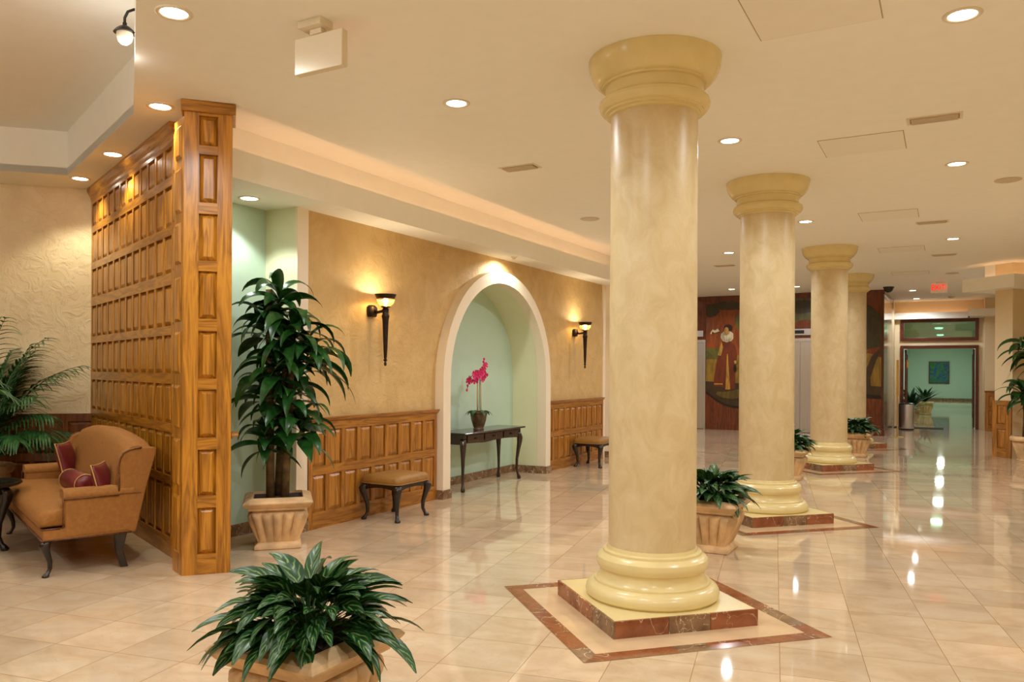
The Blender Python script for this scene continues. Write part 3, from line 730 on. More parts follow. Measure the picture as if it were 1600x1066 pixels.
def make_stool(loc, rz, label):
    t = thing('footstool', label, 'stool', loc, rz, 'matching upholstered stools')
    W, D = .25, .215   # half sizes (long x, deep y)
    b = MB(); pts = []
    def rr(hx, hy, z, c=.05):
        o_ = []
        for sx, sy, a0 in ((1, 1, 0), (-1, 1, 90), (-1, -1, 180), (1, -1, 270)):
            for k in range(4):
                a = radians(a0+30*k); o_.append((sx*(hx-c)+c*cos(a), sy*(hy-c)+c*sin(a), z))
        return o_
    b.loft([rr(W, D, .345), rr(W+.008, D+.008, .36), rr(W+.008, D+.008, .40), rr(W-.006, D-.006, .418), rr(W-.05, D-.05, .430), rr(W-.12, D-.12, .434)]); b.build('cushion', M['tan2'], t, angle=60)
    b = MB(); ring = rr(W+.010, D+.010, .352); b.tube(ring+ring[:1], .006, 6, False); b.build('piping', M['tan2'], t, True)
    b = MB()
    for sx, sy, L, ax in ((0, -1, W, 0), (0, 1, W, 0), (1, 0, D, 1), (-1, 0, D, 1)):
        m = 9; top = [(-L+.02+2*(L-.02)*i/m) for i in range(m+1)]
        outline = [(u, .345) for u in top] + [(u, .272+.040*sin(pi*(i/m))**.6) for i, u in reversed(list(enumerate(top)))]
        if ax == 0: y0 = sy*(D-.03); b.prism([(u, y0, z) for u, z in outline], (0, sy*.022, 0))
        else: x0 = sx*(W-.03); b.prism([(x0, u, z) for u, z in outline], (sx*.022, 0, 0))
    b.build('apron', M['ebony'], t)
    for sx in (-1, 1):
        for sy in (-1, 1):
            b = MB(); cabriole(b, sx*(W-.03), sy*(D-.03), .345, sx, sy, 1.18); b.build('leg', M['ebony'], t, True)
    return t
st = make_stool((-4.655, 6.19, 0), radians(90), 'tan upholstered stool left of the arched niche')
dup(st, (-4.63, 11.03, 0), radians(90), 'tan upholstered stool right of the arched niche')

# console table in the niche
t = thing('console_table', 'dark mahogany console table with three drawers under the orchid', 'table', (-5.08, 8.52, 0), radians(-90))
# local x runs toward -Y (left in the picture), +y toward the hall
hw, hd = .70, .17
b = MB(); b.box(-hw-.05, hw+.05, -hd-.03, hd+.05, .668, .69); b.build('table_top', M['mahogany'], t, bevel=.008)
b = MB(); m = 14
fr = [(-hw+.02+(2*hw-.04)*i/m) for i in range(m+1)]
lo = [(u, .545-.0+.018*abs(sin(pi*1.5*i/m))) for i, u in enumerate(fr)]
b.prism([(u, hd-.025, .668) for u in fr] + [(u, hd-.025, z) for u, z in reversed(lo)], (0, .02, 0)); b.box(-hw+.02, hw-.02, -hd, -hd+.02, .55, .668); b.box(-hw, -hw+.02, -hd, hd, .55, .668); b.box(hw-.02, hw, -hd, hd, .55, .668); b.build('apron', M['mahogany'], t)
for k, (xa, xb3) in enumerate(((-.62, -.25), (-.22, .22), (.25, .62))):
    b = MB(); b.box(xa, xb3, hd-.006, hd+.006, .575, .655); dr = b.build('drawer', M['mahogany'], t, bevel=.004)
    b = MB(); xm = (xa+xb3)/2
    b.lathe([(.004, 0), (.006, .01), (.013, .014), (.013, .02), (.001, .024)], 14, M=Matrix.Translation((xm, hd+.006, .612)) @ Matrix.Rotation(-pi/2, 4, 'X')); b.build('knob', M['iron'], dr, True)
for sx in (-1, 1):
    for sy in (-1, 1):
        b = MB(); cabriole(b, sx*(hw-.025), sy*(hd-.025), .62, sx, sy*.7, 1.1); b.build('leg', M['mahogany'], t, True)

# orchid
t = thing('potted_orchid', 'magenta orchid in a dark glazed pot on the console table', 'potted plant', (-5.05, 8.385, .69))
b = MB(); b.lathe([(.065, 0), (.068, .012), (.06, .018), (.072, .05), (.092, .12), (.103, .18), (.105, .195), (.112, .20), (.113, .222), (.104, .226), (.098, .215), (.09, .20), (.001, .198)], 28, caps=False)
M['glaze'] = veined('green rust glaze', (44, 54, 36), (96, 60, 34), (120, 120, 86), .25, 14)
b.build('pot', M['glaze'], t, True)
b = MB(); b.lathe([(.001, .20), (.095, .20)], 20, caps=False); b.build('moss', M['soil'], t)
for k in range(7):
    b = MB(); b.leaf((0, 0, .20), radians(20+k*51), radians(38), .20, .075, radians(95), n=7, fold=.25, wpow=.7); b.build('leaf', M['orchidleaf'], t, True, recalc=False)
for k, (x, y) in enumerate(((.0, -.03), (.015, .025), (-.02, .0))):
    b = MB(); b.tube([(x, y, .20), (x*.9, y*.9, .66+.02*k)], .007, 6); b.build('stake', M['goldcord'], t, True)
s1 = [(0, -.02, .2), (0, -.03, .45), (0, -.03, .60), (.0, -.06, .67), (0, -.13, .675), (0, -.20, .64), (.01, -.26, .57), (.01, -.29, .49)]
s2 = [(0, .01, .2), (0, .015, .5), (0, .02, .64), (.01, .05, .72), (.01, .09, .79), (.0, .12, .86)]
for s_ in (s1, s2):
    b = MB(); b.tube(s_, .0045, 6); b.build('stem', M['orchidleaf'], t, True)
M['petal'] = plain('magenta petal', (206, 30, 104), .5, noise=.2, nscale=60)
def flower_mesh(sc_):
    b = MB()
    for k in range(5):
        a = 2*pi*k/5+pi/2; wd = .034 if k in (1, 4) else .022
        c = [Vector((0.0, 0, 0))]
        pts = [(0, .004, 0), (.4, .004+.0, .6), (.8, .0, 1.0), (1.0, -.004, .35)]
        L = .042
        rows = []
        for (q, off, wv) in pts:
            cx, cz = cos(a)*L*q, sin(a)*L*q; sx, sz = -sin(a)*wd*.7*wv, cos(a)*wd*.7*wv
            rows.append(((cx-sx, off-.004*wv, cz-sz), (cx, off+.003, cz), (cx+sx, off-.004*wv, cz+sz)))
        vs = [[b.V(Vector(p)*sc_) for p in r] for r in rows]
        for r0, r1 in zip(vs, vs[1:]):
            for i in range(2): b.face([r0[i], r0[i+1], r1[i+1], r1[i]])
    b.sphere((0, -.008*sc_, -.004*sc_), .009*sc_, n=8, m=5)
    return b.mesh('flower', M['petal'], True)
fm = flower_mesh(1.05); rnd = random.Random(2)
for (x, y, z) in ((.0, -.24, .60), (.03, -.19, .655), (-.02, -.21, .62), (.02, -.13, .69), (.0, -.10, .64), (.03, -.08, .70), (-.02, -.07, .60), (.02, -.04, .655), (.03, .02, .70), (.01, .06, .735), (.02, .10, .79), (.02, .09, .67), (.03, .03, .62)):
    o = bpy.data.objects.new('flower', fm); C.objects.link(o); o.parent = t; o.location = (x+.01, y, z); o.rotation_euler = (rnd.uniform(-.4, .4), rnd.uniform(-.6, .6), radians(75)+rnd.uniform(-.6, .6))
for (x, y, z) in ((.01, -.275, .545), (.01, -.29, .49), (0, .125, .87), (0, .11, .835)):
    b = MB(); b.sphere((x, y, z), .014, sz=1.3, n=8, m=6); b.build('bud', M['petal'], t, True)

# ------------------------------------------------------------------ settee
# local x along the seat (near arm -> far arm), local y toward the back
SX = Vector((-0.9239, 0.3827, 0)); 
t = thing('settee', 'tan wingback settee with dark legs against the oak screen', 'settee', (-5.357, 3.20, 0), radians(157.5))
# rotation 157.5 makes local +y point to the nook front; mirror with negative depths (back is -y)
SL = 1.80
def PY(p): return [(x, -y, z) for x, y, z in p]
b = MB(); b.box(-.033, SL+.033, -.55, .005, .245, .325); b.build('seat_rail', M['tan'], t, bevel=.012)
b = MB(); 
for z in (.252,):
    b.tube([(-.035, -.55, z), (-.035, .009, z), (SL+.035, .009, z), (SL+.035, -.55, z)], .007, 6)
b.build('nail_trim', M['nail'], t, True)
b = MB(); b.tube([(-.036, -.10, .33), (-.036, .013, .328), (SL+.036, .013, .328)], .0055, 6); b.build('piping', M['nail'], t, True)
def rrect_loft(b, x0, x1, prof):   # profile in (y,z), rounded ends
    for_ = [(x0, .72), (x0+.02, .93), (x0+.05, 1.0), (x1-.05, 1.0), (x1-.02, .93), (x1, .72)]
    cy_ = sum(p[0] for p in prof)/len(prof); cz = sum(p[1] for p in prof)/len(prof)
    b.loft([[(x, cy_+(y-cy_)*k, cz+(z-cz)*k) for y, z in prof] for x, k in for_])
b = MB(); rrect_loft(b, -.025, SL+.025, [(.02, .335), (.035, .36), (.032, .41), (.0, .45), (-.10, .468), (-.30, .462), (-.44, .45), (-.46, .34)]); 
b.build('seat_cushion', M['tan'], t, angle=50)
# arms (set back from the cushion front)
for x0, x1 in ((-.035, .085), (SL-.085, SL+.035)):
    b = MB(); b.box(x0-.002, x1+.002, -.545, -.125, .262, .525); arm = b.build('arm', M['tan'], t, bevel=.012)
    b = MB(); pr = [(x0-.006, .522), (x0-.012, .545), (x0-.004, .572), (x0+.025, .588), (x1-.025, .588), (x1+.004, .572), (x1+.010, .545), (x1+.004, .522)]
    b.loft([[(cxx, y, cz) for cxx, cz in pr] for y in (-.115, -.56)]); b.build('arm_pad', M['tan'], arm, angle=50)
    b = MB(); xo = x0-.012 if x0 < 0 else x1+.012
    b.tube([(xo, -.112, .33), (xo, -.112, .525), (xo, -.46, .525)], .005, 6); b.build('piping', M['nail'], arm, True)
# back with curved crest
def crest(u): return .86+.09*sin(pi*min(1, max(0, u)))**.55
b = MB(); rings = []
for i in range(21):
    u = i/20; x = .03+(SL-.06)*u; zc = crest(u)
    rings.append([(x, -.40, .38), (x, -.43, .55), (x, -.475, .72), (x, -.515, zc-.06), (x, -.545, zc-.015), (x, -.59, zc), (x, -.66, zc-.01), (x, -.695, zc-.03), (x, -.69, zc-.07), (x, -.63, .60), (x, -.56, .26), (x, -.44, .26)])
b.loft(rings); b.build('backrest', M['tan'], t, angle=50)
# wings
for s_, x0 in ((1, -.04), (-1, SL-.04)):
    pr = [(-.545, .25), (-.47, .30), (-.462, .55), (-.462, .64), (-.458, .72), (-.468, .78), (-.49, .82), (-.53, .84), (-.61, .852), (-.70, .848), (-.715, .83), (-.65, .58), (-.575, .25)]
    b = MB(); b.prism([(x0, y, z) for y, z in pr], (.08, 0, 0)); wg = b.build('wing', M['tan'], t, bevel=.010)
    b = MB(); xo = x0-.004 if s_ == 1 else x0+.084
    b.tube([(xo, y, z) for y, z in pr[2:9]], .0065, 6); b.build('piping', M['nail'], wg, True)
    b = MB(); b.tube([(xo, -.46, .53), (xo, -.61, .53)], .003, 5); b.build('seam', M['nail'], wg)
for x in (.0, SL):
    b = MB(); sx = -1 if x == 0 else 1
    cabriole(b, x, -.03, .25, sx*.35, 1, .98); b.build('leg', M['ebony'], t, True)
for x in (.02, SL-.02):
    b = MB(); b.loft([[(x-.024, -.465-.02, 0), (x+.024, -.465-.02, 0), (x+.024, -.515-.02, 0), (x-.024, -.515-.02, 0)][::-1], [(x-.022, -.455, .12), (x+.022, -.455, .12), (x+.022, -.50, .12), (x-.022, -.50, .12)][::-1], [(x-.03, -.445, .26), (x+.03, -.445, .26), (x+.03, -.53, .26), (x-.03, -.53, .26)][::-1]]); b.build('leg', M['ebony'], t, bevel=.004)

SM = Matrix.Translation((-5.357, 3.20, 0)) @ Matrix.Rotation(radians(157.5), 4, 'Z')
def cushion(label, p, rot, sx, sy, th, mat=None):
    b = MB(); n = 12
    g = []
    for side in (1, -1):
        rows = []
        for j in range(n+1):
            row = []
            for i in range(n+1):
                u, v = -1+2*i/n, -1+2*j/n
                e = ((1-abs(u)**2.6)*(1-abs(v)**2.6))**.5
                pin = 1-.07*(1-abs(u)**2)*abs(v)**3-.07*(1-abs(v)**2)*abs(u)**3
                row.append((u*sx*(1-.07*(1-v*v))*1, side*th*e, v*sy*(1-.07*(1-u*u))))
            rows.append(row)
        g.append(rows)
    vv = {}
    def gv(side, i, j):
        if i in (0, n) or j in (0, n): side = 0
        k = (side, i, j)
        if k not in vv: vv[k] = b.V(g[side][j][i])
        return vv[k]
    for side in (0, 1):
        for j in range(n):
            for i in range(n):
                f = [gv(side, i, j), gv(side, i+1, j), gv(side, i+1, j+1), gv(side, i, j+1)]
                b.face(f if side else f[::-1])
    edge = [g[0][0][i] for i in range(n)]+[g[0][j][n] for j in range(n)]+[g[0][n][i] for i in range(n, 0, -1)]+[g[0][j][0] for j in range(n, 0, -1)]
    Mx = SM @ Matrix.Translation(p) @ rot
    tt = thing('throw_pillow', label, 'pillow', (0, 0, 0), 0, 'maroon pillows on the settee'); tt.matrix_world = Mx
    b.build('cover', M['maroon'], tt, True)
    b = MB(); b.tube(edge+edge[:1], .005, 5, False); b.build('gold_cord', M['goldcord'], tt, True)
    return tt
RX = lambda a: Matrix.Rotation(radians(a), 4, 'X'); RY = lambda a: Matrix.Rotation(radians(a), 4, 'Y'); RZ = lambda a: Matrix.Rotation(radians(a), 4, 'Z')
cushion('square maroon pillow with gold cord leaning on the near end of the settee', (.14, -.395, .600), RZ(-30) @ RX(-14), .14, .14, .045)
cushion('square maroon pillow with gold cord leaning on the far end of the settee', (1.42, -.385, .632), RZ(-30) @ RX(-14), .155, .165, .05)
tt = thing('bolster_pillow', 'maroon bolster pillow lying on the settee seat between two square pillows', 'pillow', (0, 0, 0), 0)
tt.matrix_world = SM @ Matrix.Translation((.68, -.33, .548)) @ RZ(4) @ RY(90)
b = MB(); b.lathe([(.02, -.24), (.06, -.235), (.078, -.20), (.082, 0), (.078, .20), (.06, .235), (.02, .24)], 20); b.build('cover', M['maroon'], tt, True)
b = MB()
for z in (-.215, .215): b.tube([(.076*cos(2*pi*i/16), .076*sin(2*pi*i/16), z) for i in range(17)], .004, 5, False)
b.build('gold_cord', M['goldcord'], tt, True)

# coffee table
t = thing('coffee_table', 'dark round table in front of the settee, cut by the left edge', 'table', (-6.565, 3.36, 0), radians(18))
b = MB(); b.lathe([(.001, .505), (.27, .505), (.335, .512), (.345, .522), (.34, .535), (.32, .538), (.31, .53), (.001, .53)], 40, caps=False); b.build('table_top', M['ebony'], t, angle=40)
b = MB(); b.lathe([(.22, .44), (.225, .505), (.20, .505), (.20, .44)], 32, caps=False); b.build('apron', M['ebony'], t, angle=40)
for k in range(4):
    a = radians(30+90*k); b = MB(); cabriole(b, .21*cos(a), .21*sin(a), .50, cos(a), sin(a), 1.35); b.build('leg', M['ebony'], t, True)

# ------------------------------------------------------------------ wall sconces
def make_glass():
    m, nt, b = new_mat('amber glass bowl'); out = nt.nodes['Material Output']
    b.inputs['Base Color'].default_value = lin((255, 226, 160)); b.inputs['Roughness'].default_value = .08
    tr = N(nt, 'ShaderNodeBsdfTransparent'); tr.inputs[0].default_value = lin((255, 228, 172)); mx = N(nt, 'ShaderNodeMixShader'); mx.inputs[0].default_value = .28
    nt.links.new(tr.outputs[0], mx.inputs[1]); nt.links.new(b.outputs[0], mx.inputs[2]); nt.links.new(mx.outputs[0], out.inputs[0]); return m
M['bowlglass'] = make_glass()
def make_sconce():
    t = thing('wall_sconce', '', 'wall lamp', (SW, 6.16, 1.99), 0, 'torch sconces on the stucco wall')
    b = MB(); b.loft([[(x, y*k, z*k) for y, z in ((-.045, -.055), (.045, -.055), (.055, -.03), (.055, .04), (.03, .06), (-.03, .06), (-.055, .04), (-.055, -.03))] for x, k in ((.0, 1.0), (.035, 1.0), (.05, .8), (.06, .45))]); b.build('backplate', M['iron'], t, angle=40)
    b = MB(); b.tube([(.05, 0, 0), (.09, 0, -.012), (.13, 0, -.005), (.175, 0, 0)], [.020, .014, .014, .018], 10); b.build('arm', M['iron'], t, True)
    cx = .185
    b = MB(); b.lathe([(.001, -.535), (.010, -.53), (.014, -.515), (.011, -.50), (.008, -.49), (.017, -.485), (.019, -.475), (.012, -.465), (.015, -.45), (.020, -.36), (.024, -.25), (.028, -.14), (.031, -.085), (.037, -.06), (.037, -.045), (.030, -.035), (.030, .0), (.034, .012), (.026, .022), (.028, .028), (.045, .034), (.045, .040), (.001, .042)], 20, cx=cx, caps=False); b.build('torch', M['iron'], t, angle=40)
    b = MB(); b.lathe([(.026, .042), (.055, .05), (.078, .075), (.085, .10), (.080, .125)], 28, cx=cx, caps=False); b.build('glass_bowl', M['bowlglass'], t, True)
    b = MB(); b.lathe([(.078, .112), (.084, .118), (.092, .128), (.102, .152), (.105, .158), (.100, .158), (.088, .135), (.078, .122), (.078, .112)], 32, cx=cx, caps=False); b.build('rim', M['iron'], t, angle=40)
    b = MB(); b.lathe([(.010, .042), (.012, .06), (.022, .085), (.024, .10), (.018, .118), (.001, .126)], 14, cx=cx, caps=False); b.build('bulb', M['bulb'], t, True)
    ld = bpy.data.lights.new('lamp', 'POINT'); ld.energy = 9.5; ld.color = (1.0, .86, .62); ld.shadow_soft_size = .02
    lo = bpy.data.objects.new('lamp', ld); C.objects.link(lo); lo.parent = t; lo.location = (cx, 0, .132)
    return t
s0 = make_sconce(); s0['label'] = 'lit torch sconce on the stucco wall left of the arch'
dup(s0, (SW, 10.99, 1.99), 0, 'lit torch sconce on the stucco wall right of the arch')

# hanging shade lamp at the coffer edge
t = thing('gooseneck_lamp', 'small black gooseneck lamp with white shade peeking past the ceiling edge', 'wall lamp', (-4.27, 3.02, 3.40), radians(20))
b = MB(); b.lathe([(.062, .0), (.05, .018), (.03, .035), (.012, .045), (.012, .06), (.001, .06)], 24); b.build('cap', M['black'], t, angle=40)
b = MB(); b.lathe([(.045, .002), (.046, -.02), (.036, -.05), (.018, -.066), (.001, -.07)], 20, caps=False); b.build('glass_shade', M['white'], t, True)
b = MB(); b.tube([(0, 0, .05), (.0, 0, .09), (.02, 0, .125), (.06, 0, .135), (.16, 0, .13)], .008, 8); b.tube([(.03, 0, .02), (.07, 0, -.01), (.16, 0, -.02)], .007, 8); b.build('arm', M['black'], t, True)
b = MB(); b.box(.15, .17, -.03, .03, -.05, .16); b.build('backplate', M['black'], t, bevel=.004)
ld = bpy.data.lights.new('lamp', 'POINT'); ld.energy = 6; ld.color = (1, .97, .90); ld.shadow_soft_size = .05
lo = bpy.data.objects.new('lamp', ld); C.objects.link(lo); lo.parent = t; lo.location = (0, 0, -.12)
GL = bpy.data.lights.new('lamp', 'POINT'); GL.energy = 32; GL.color = (1, .97, .90); GL.shadow_soft_size = .05  # stronger light for two unseen lamps added to brighten the recess
g1 = dup(t, (-3.3, 1.5, 3.40), radians(0), 'unseen black gooseneck lamp with white shade, added to brighten the ceiling recess outside the picture', 'gooseneck lamps added outside the picture')
g2 = dup(t, (-8.6, 1.2, 3.40), radians(180), 'unseen black gooseneck lamp with white shade, added to brighten the far side of the ceiling recess', 'gooseneck lamps added outside the picture')
for g_ in (g1, g2):
    for c_ in g_.children:
        if c_.type == 'LIGHT': c_.data = GL

# ------------------------------------------------------------------ ceiling fittings
DL = [(-3.52, 2.77, 'downlight near the top left corner of the picture'),
      (-2.98, 4.63, 'downlight left of the nearest column capital'), (-1.53, 6.40, 'downlight just right of the nearest column capital'),
      (.06, 4.70, 'large downlight at the top right corner'), (.065, 8.03, 'downlight on the right, in line with the second capital'),
      (-1.53, 10.27, 'downlight just right of the second column'), (.06, 12.50, 'downlight on the right, beyond the hatches'),
      (-2.98, 12.44, 'downlight seen between first and second columns, the nearer one'), (-4.24, 17.97, 'downlight over the painted wood mural between first and second columns'),
      (-2.87, 18.03, 'downlight in front of the elevator, beside the second column'), (-.69, 20.0, 'nearer of two downlights left of the red exit sign'), (-.68, 22.2, 'farther of two downlights left of the red exit sign')]
for x, y, lab in DL: downlight(x, y, HC, lab)
for x, y, lab in ((-4.86, 3.716, 'dim downlight over the partition, nearest the oak post'), (-6.31, 4.356, 'middle downlight over the oak partition'), (-7.40, 4.767, 'farthest downlight over the oak partition, by the stucco wall')):
    downlight(x, y, HC, lab, power=34, color=(1, .92, .66), angle=120, blend=.5, group='downlights over the oak partition')
downlight(-5.04, 4.70, HS, 'downlight in the green alcove over the corn plant', power=26, color=(.95, 1.0, .92), angle=112, blend=.25)
downlight(-1.53, 14.5, HC, 'downlight hidden behind the third column'); downlight(-2.98, 8.5, HC, 'downlight hidden behind the nearest column')
for x, y in ((-1.53, 2.6), (.06, .9), (-1.6, -1.2), (.06, -3.0), (-4.2, -.6), (-6.6, .9), (-6.0, 14.5), (-6.0, 17.5), (1.4, 10.3), (1.4, 3.0), (1.4, 17.5)):  # unseen downlights, added to light the lobby
    downlight(x, y, HC, 'unseen recessed downlight added for room light, in the part of the ceiling outside the picture', group='downlights added outside the picture')
# small spot over the arch
t = thing('accent_spot', 'tiny accent spotlight in the soffit over the arch', 'ceiling light', (-4.70, 8.63, HS))
b = MB(); b.lathe([(.038, 0), (.038, -.010), (.024, -.014), (.020, -.030), (.001, -.032)], 20, caps=False); b.build('spot_body', M['white'], t, angle=40)
ld = bpy.data.lights.new('lamp', 'SPOT'); ld.energy = 27; ld.color = (1, 1.0, .90); ld.spot_size = radians(150); ld.spot_blend = .5; ld.shadow_soft_size = .02
lo = bpy.data.objects.new('lamp', ld); C.objects.link(lo); lo.parent = t; lo.location = (0, 0, -.05); lo.rotation_euler = (0, radians(20), 0)
# cove tubes behind the soffit edge
t = thing('cove_lamp', 'orange cove lighting tube hidden on the long soffit shelf', 'cove light', (-4.78, 8.3, HS+.06))
b = MB(); b.tube([(0, -4.1, 0), (0, 4.1, 0)], .016, 8); b.build('lamp_tube', M['cove'], t, True)
b = MB(); b.box(-.03, .03, -4.1, 4.1, -.02, -.014); b.build('lamp_tray', M['white'], t)
t = thing('cove_lamp', 'orange cove lighting tube over the corridor doorway', 'cove light', (-.4, 23.1, 2.88))
b = MB(); b.tube([(-.7, 0, 0), (.8, 0, 0)], .014, 8); b.tube([(.9, -.4, 0), (2.4, -.4, 0)], .014, 8); b.build('lamp_tube', M['cove'], t, True)
b = MB(); b.box(-.7, .8, -.02, .02, -.04, -.014); b.box(.9, 2.4, -.42, -.38, -.04, -.014); b.build('lamp_tray', M['white'], t)

def vent(x, y, label, L=.36, W=.17):
    t = thing('ceiling_vent', label, 'air vent', (x, y, HC), 0, 'slotted vents in the ceiling')
    b = MB(); 
    b.box(-L/2, L/2, -W/2, -W/2+.02, -.006, 0); b.box(-L/2, L/2, W/2-.02, W/2, -.006, 0); b.box(-L/2, -L/2+.02, -W/2+.02, W/2-.02, -.006, 0); b.box(L/2-.02, L/2, -W/2+.02, W/2-.02, -.006, 0); b.build('frame', M['white'], t)
    b = MB(); b.box(-L/2+.02, L/2-.02, -W/2+.02, W/2-.02, -.002, -.0005); b.build('backing', M['shadowgap'], t)
    b = MB()
    for k in range(6):
        y0 = -W/2+.03+k*(W-.06)/5; b.box(-L/2+.03, L/2-.03, y0-.010, y0+.004, -.016, -.008, )
    b.build('louvres', M['grille'], t)
for x, y, lab in ((-3.41, 6.37, 'slotted ceiling vent left of the nearest column'), (-.09, 6.52, 'slotted ceiling vent near the top right, beyond the corner downlight'), (-.17, 11.0, 'slotted ceiling vent on the right, second one away'), (-.05, 14.13, 'slotted ceiling vent on the right, farthest one'), (-3.4, 13.9, 'slotted ceiling vent seen between the first two columns')): vent(x, y, lab)
for y, lab in ((4.27, 'flush ceiling hatch at the top edge of the picture'), (7.01, 'flush ceiling hatch beside the second capital'), (10.3, 'flush ceiling hatch to the right of the second column'), (13.25, 'flush ceiling hatch to the right of the third capital'), (16.5, 'farthest flush ceiling hatch, near the red exit sign')):
    t = thing('access_hatch', lab, 'ceiling hatch', (-.61, y, HC), 0, 'flush hatches in the ceiling')
    b = MB(); b.box(-.31, .31, -.28, .28, -.002, 0); b.build('frame', M['shadowgap'], t)
    b = MB(); b.box(-.304, .304, -.274, .274, -.004, -.002); b.build('panel', M['hatch'], t)
for x, y, lab in ((-3.81, 8.91, 'round ceiling speaker left of the nearest column'), (.5, 8.92, 'round ceiling speaker at the right edge'), (.07, 16.83, 'round ceiling speaker near the red exit sign')):
    t = thing('ceiling_speaker', lab, 'speaker', (x, y, HC), 0, 'round ceiling speakers')
    b = MB(); b.lathe([(.115, 0), (.115, -.006), (.105, -.010), (.001, -.010)], 28, caps=False); b.build('grille', M['grille'], t, angle=40)
t = thing('smoke_detector', 'small white smoke detector beyond the red exit sign', 'detector', (.08, 21.9, HC)); b = MB(); b.lathe([(.07, 0), (.07, -.02), (.05, -.045), (.001, -.05)], 20, caps=False); b.build('housing', M['grille'], t, angle=40)
t = thing('dome_camera', 'black dome security camera on the ceiling by the dark wood corner', 'camera', (-1.12, 18.95, HC)); b = MB(); b.lathe([(.11, 0), (.11, -.03), (.001, -.03)], 24, caps=False); b.build('mount', M['black'], t, angle=40)
b = MB(); b.lathe([(.095, -.03), (.085, -.07), (.05, -.11), (.001, -.125)], 20, caps=False); b.build('dome', M['black'], t, True)

# exit signs
def text_mesh(body, size, depth, mat, parent, name='lettering', loc=(0, 0, 0), rot=(pi/2, 0, 0), sx=1.0):
    cu = bpy.data.curves.new('txt', 'FONT'); cu.body = body; cu.size = size; cu.extrude = depth; cu.align_x = 'CENTER'; cu.align_y = 'CENTER'; cu.offset = size*.006
    tmp = bpy.data.objects.new('txt', cu); C.objects.link(tmp); bpy.context.view_layer.update()
    me = bpy.data.meshes.new_from_object(tmp.evaluated_get(bpy.context.evaluated_depsgraph_get())); bpy.data.objects.remove(tmp)
    me.materials.clear(); me.materials.append(mat); o = bpy.data.objects.new(name, me); C.objects.link(o); o.parent = parent; o.location = loc; o.rotation_euler = rot; o.scale = (sx, 1, 1); return o
M['redglow'] = emit('red exit letters', (255, 10, 20), 1.0)
M['redface'] = plain('pale exit face', (252, 236, 222), .4)
t = thing('exit_sign', 'lit red EXIT sign hanging from the ceiling near the corridor', 'exit sign', (-.153, 18.3, 3.14))
b = MB(); b.box(-.15, .15, -.02, .02, -.105, .10); b.build('housing', M['redface'], t, bevel=.006)
b = MB(); b.box(-.06, .06, -.025, .025, .10, HC-3.14); b.build('canopy', M['white'], t)
text_mesh('EXIT', .155, .002, M['redglow'], t, loc=(-.018, -.022, 0), sx=.80)
text_mesh('EXIT', .155, .002, M['redglow'], t, loc=(.018, .022, 0), rot=(pi/2, 0, pi), sx=.80)
for sy, rz_ in ((-1, 1), (1, -1)):
    b = MB(); x = .122*rz_; b.prism([(x-.014*rz_, sy*.021, .03), (x+.016*rz_, sy*.021, 0), (x-.014*rz_, sy*.021, -.03), (x-.006*rz_, sy*.021, 0)], (0, sy*.002, 0)); b.build('arrow', M['redglow'], t)
t = thing('exit_sign', 'blank white back of an exit sign hanging at the upper left', 'exit sign', (-2.932, 3.2, 3.10))
b = MB(); b.box(-.165, .165, -.0, .045, -.095, .098); b.build('housing', M['white'], t, bevel=.004)
b = MB(); b.box(-.10, .06, -.05, .05, .125, HC-3.10); b.box(-.05, .03, -.01, .03, .098, .125); b.build('canopy', M['white'], t, bevel=.003)
b = MB(); b.box(-.16, .16, .045, .047, -.09, .093); b.build('lit_face', M['redface'], t)
text_mesh('EXIT', .15, .001, M['redglow'], t, loc=(0, .049, 0), rot=(pi/2, 0, pi), sx=.85)

# ------------------------------------------------------------------ elevators and mural
YE = 19.5
def elevator(n, xc, label, disp_side):
    b = MB(); b.box(xc-.62, xc-.575, YE-.03, YE+.02, 0, 2.2); b.box(xc+.575, xc+.62, YE-.03, YE+.02, 0, 2.2); b.box(xc-.575, xc+.575, YE-.03, YE+.02, 2.125, 2.2)
    f = b.build('door_%d' % n, M['steel'], bevel=.004); struct(f, label, 'elevator door')
    for s_ in (-1, 1):
        b = MB(); xa = xc-.572 if s_ < 0 else xc+.003; b.box(xa, xa+.569, YE-.008, YE+.01, .01, 2.125); b.build('door_leaf', M['steel'], f)
    b = MB(); b.box(xc-.44, xc+.56, YE-.03, YE+.02, 2.275, 2.425); ip = b.build('indicator_panel', M['steel'], f, bevel=.003)
    b = MB(); b.box(xc-.13, xc+.09, YE-.034, YE-.029, 2.31, 2.39); b.build('display', M['black'], ip)
elevator(1, -5.845, 'brushed steel elevator door left of the painted lady, mostly behind the nearest column', 0)
elevator(2, -3.01, 'brushed steel elevator door seen between the second and third columns', 0)

def inl(name, col, rough=.3):
    M[name] = wood('inlay '+name, tuple(x*.62 for x in col), col, grain=(5, 5, 1.2), rough=rough, fine=(60, 60, 3)); return M[name]
inl('orangewood', (142, 66, 20)); inl('darkforest', (58, 52, 26)); inl('meadow', (148, 112, 36)); inl('hill', (96, 92, 34)); inl('ground', (66, 44, 26)); inl('dress', (112, 42, 20)); inl('dress2', (190, 138, 52)); inl('skin', (196, 138, 72)); inl('ruff', (224, 208, 170)); inl('hair', (44, 28, 20)); inl('blackline', (22, 14, 10)); inl('mossy', (104, 84, 34)); inl('orange', (178, 92, 30))
t = thing('wood_mural', 'painted wood mural of a lady in red brown gown and white ruff', 'mural', (-4.70, YE, 0))
LAY = [0]
def flat(parent, name, pts, mat, th=.002):
    LAY[0] += 1; y = -.012-LAY[0]*.0012
    b = MB(); b.prism([(x, y, z) for x, z in pts], (0, .0016, 0)); return b.build(name, mat, parent)
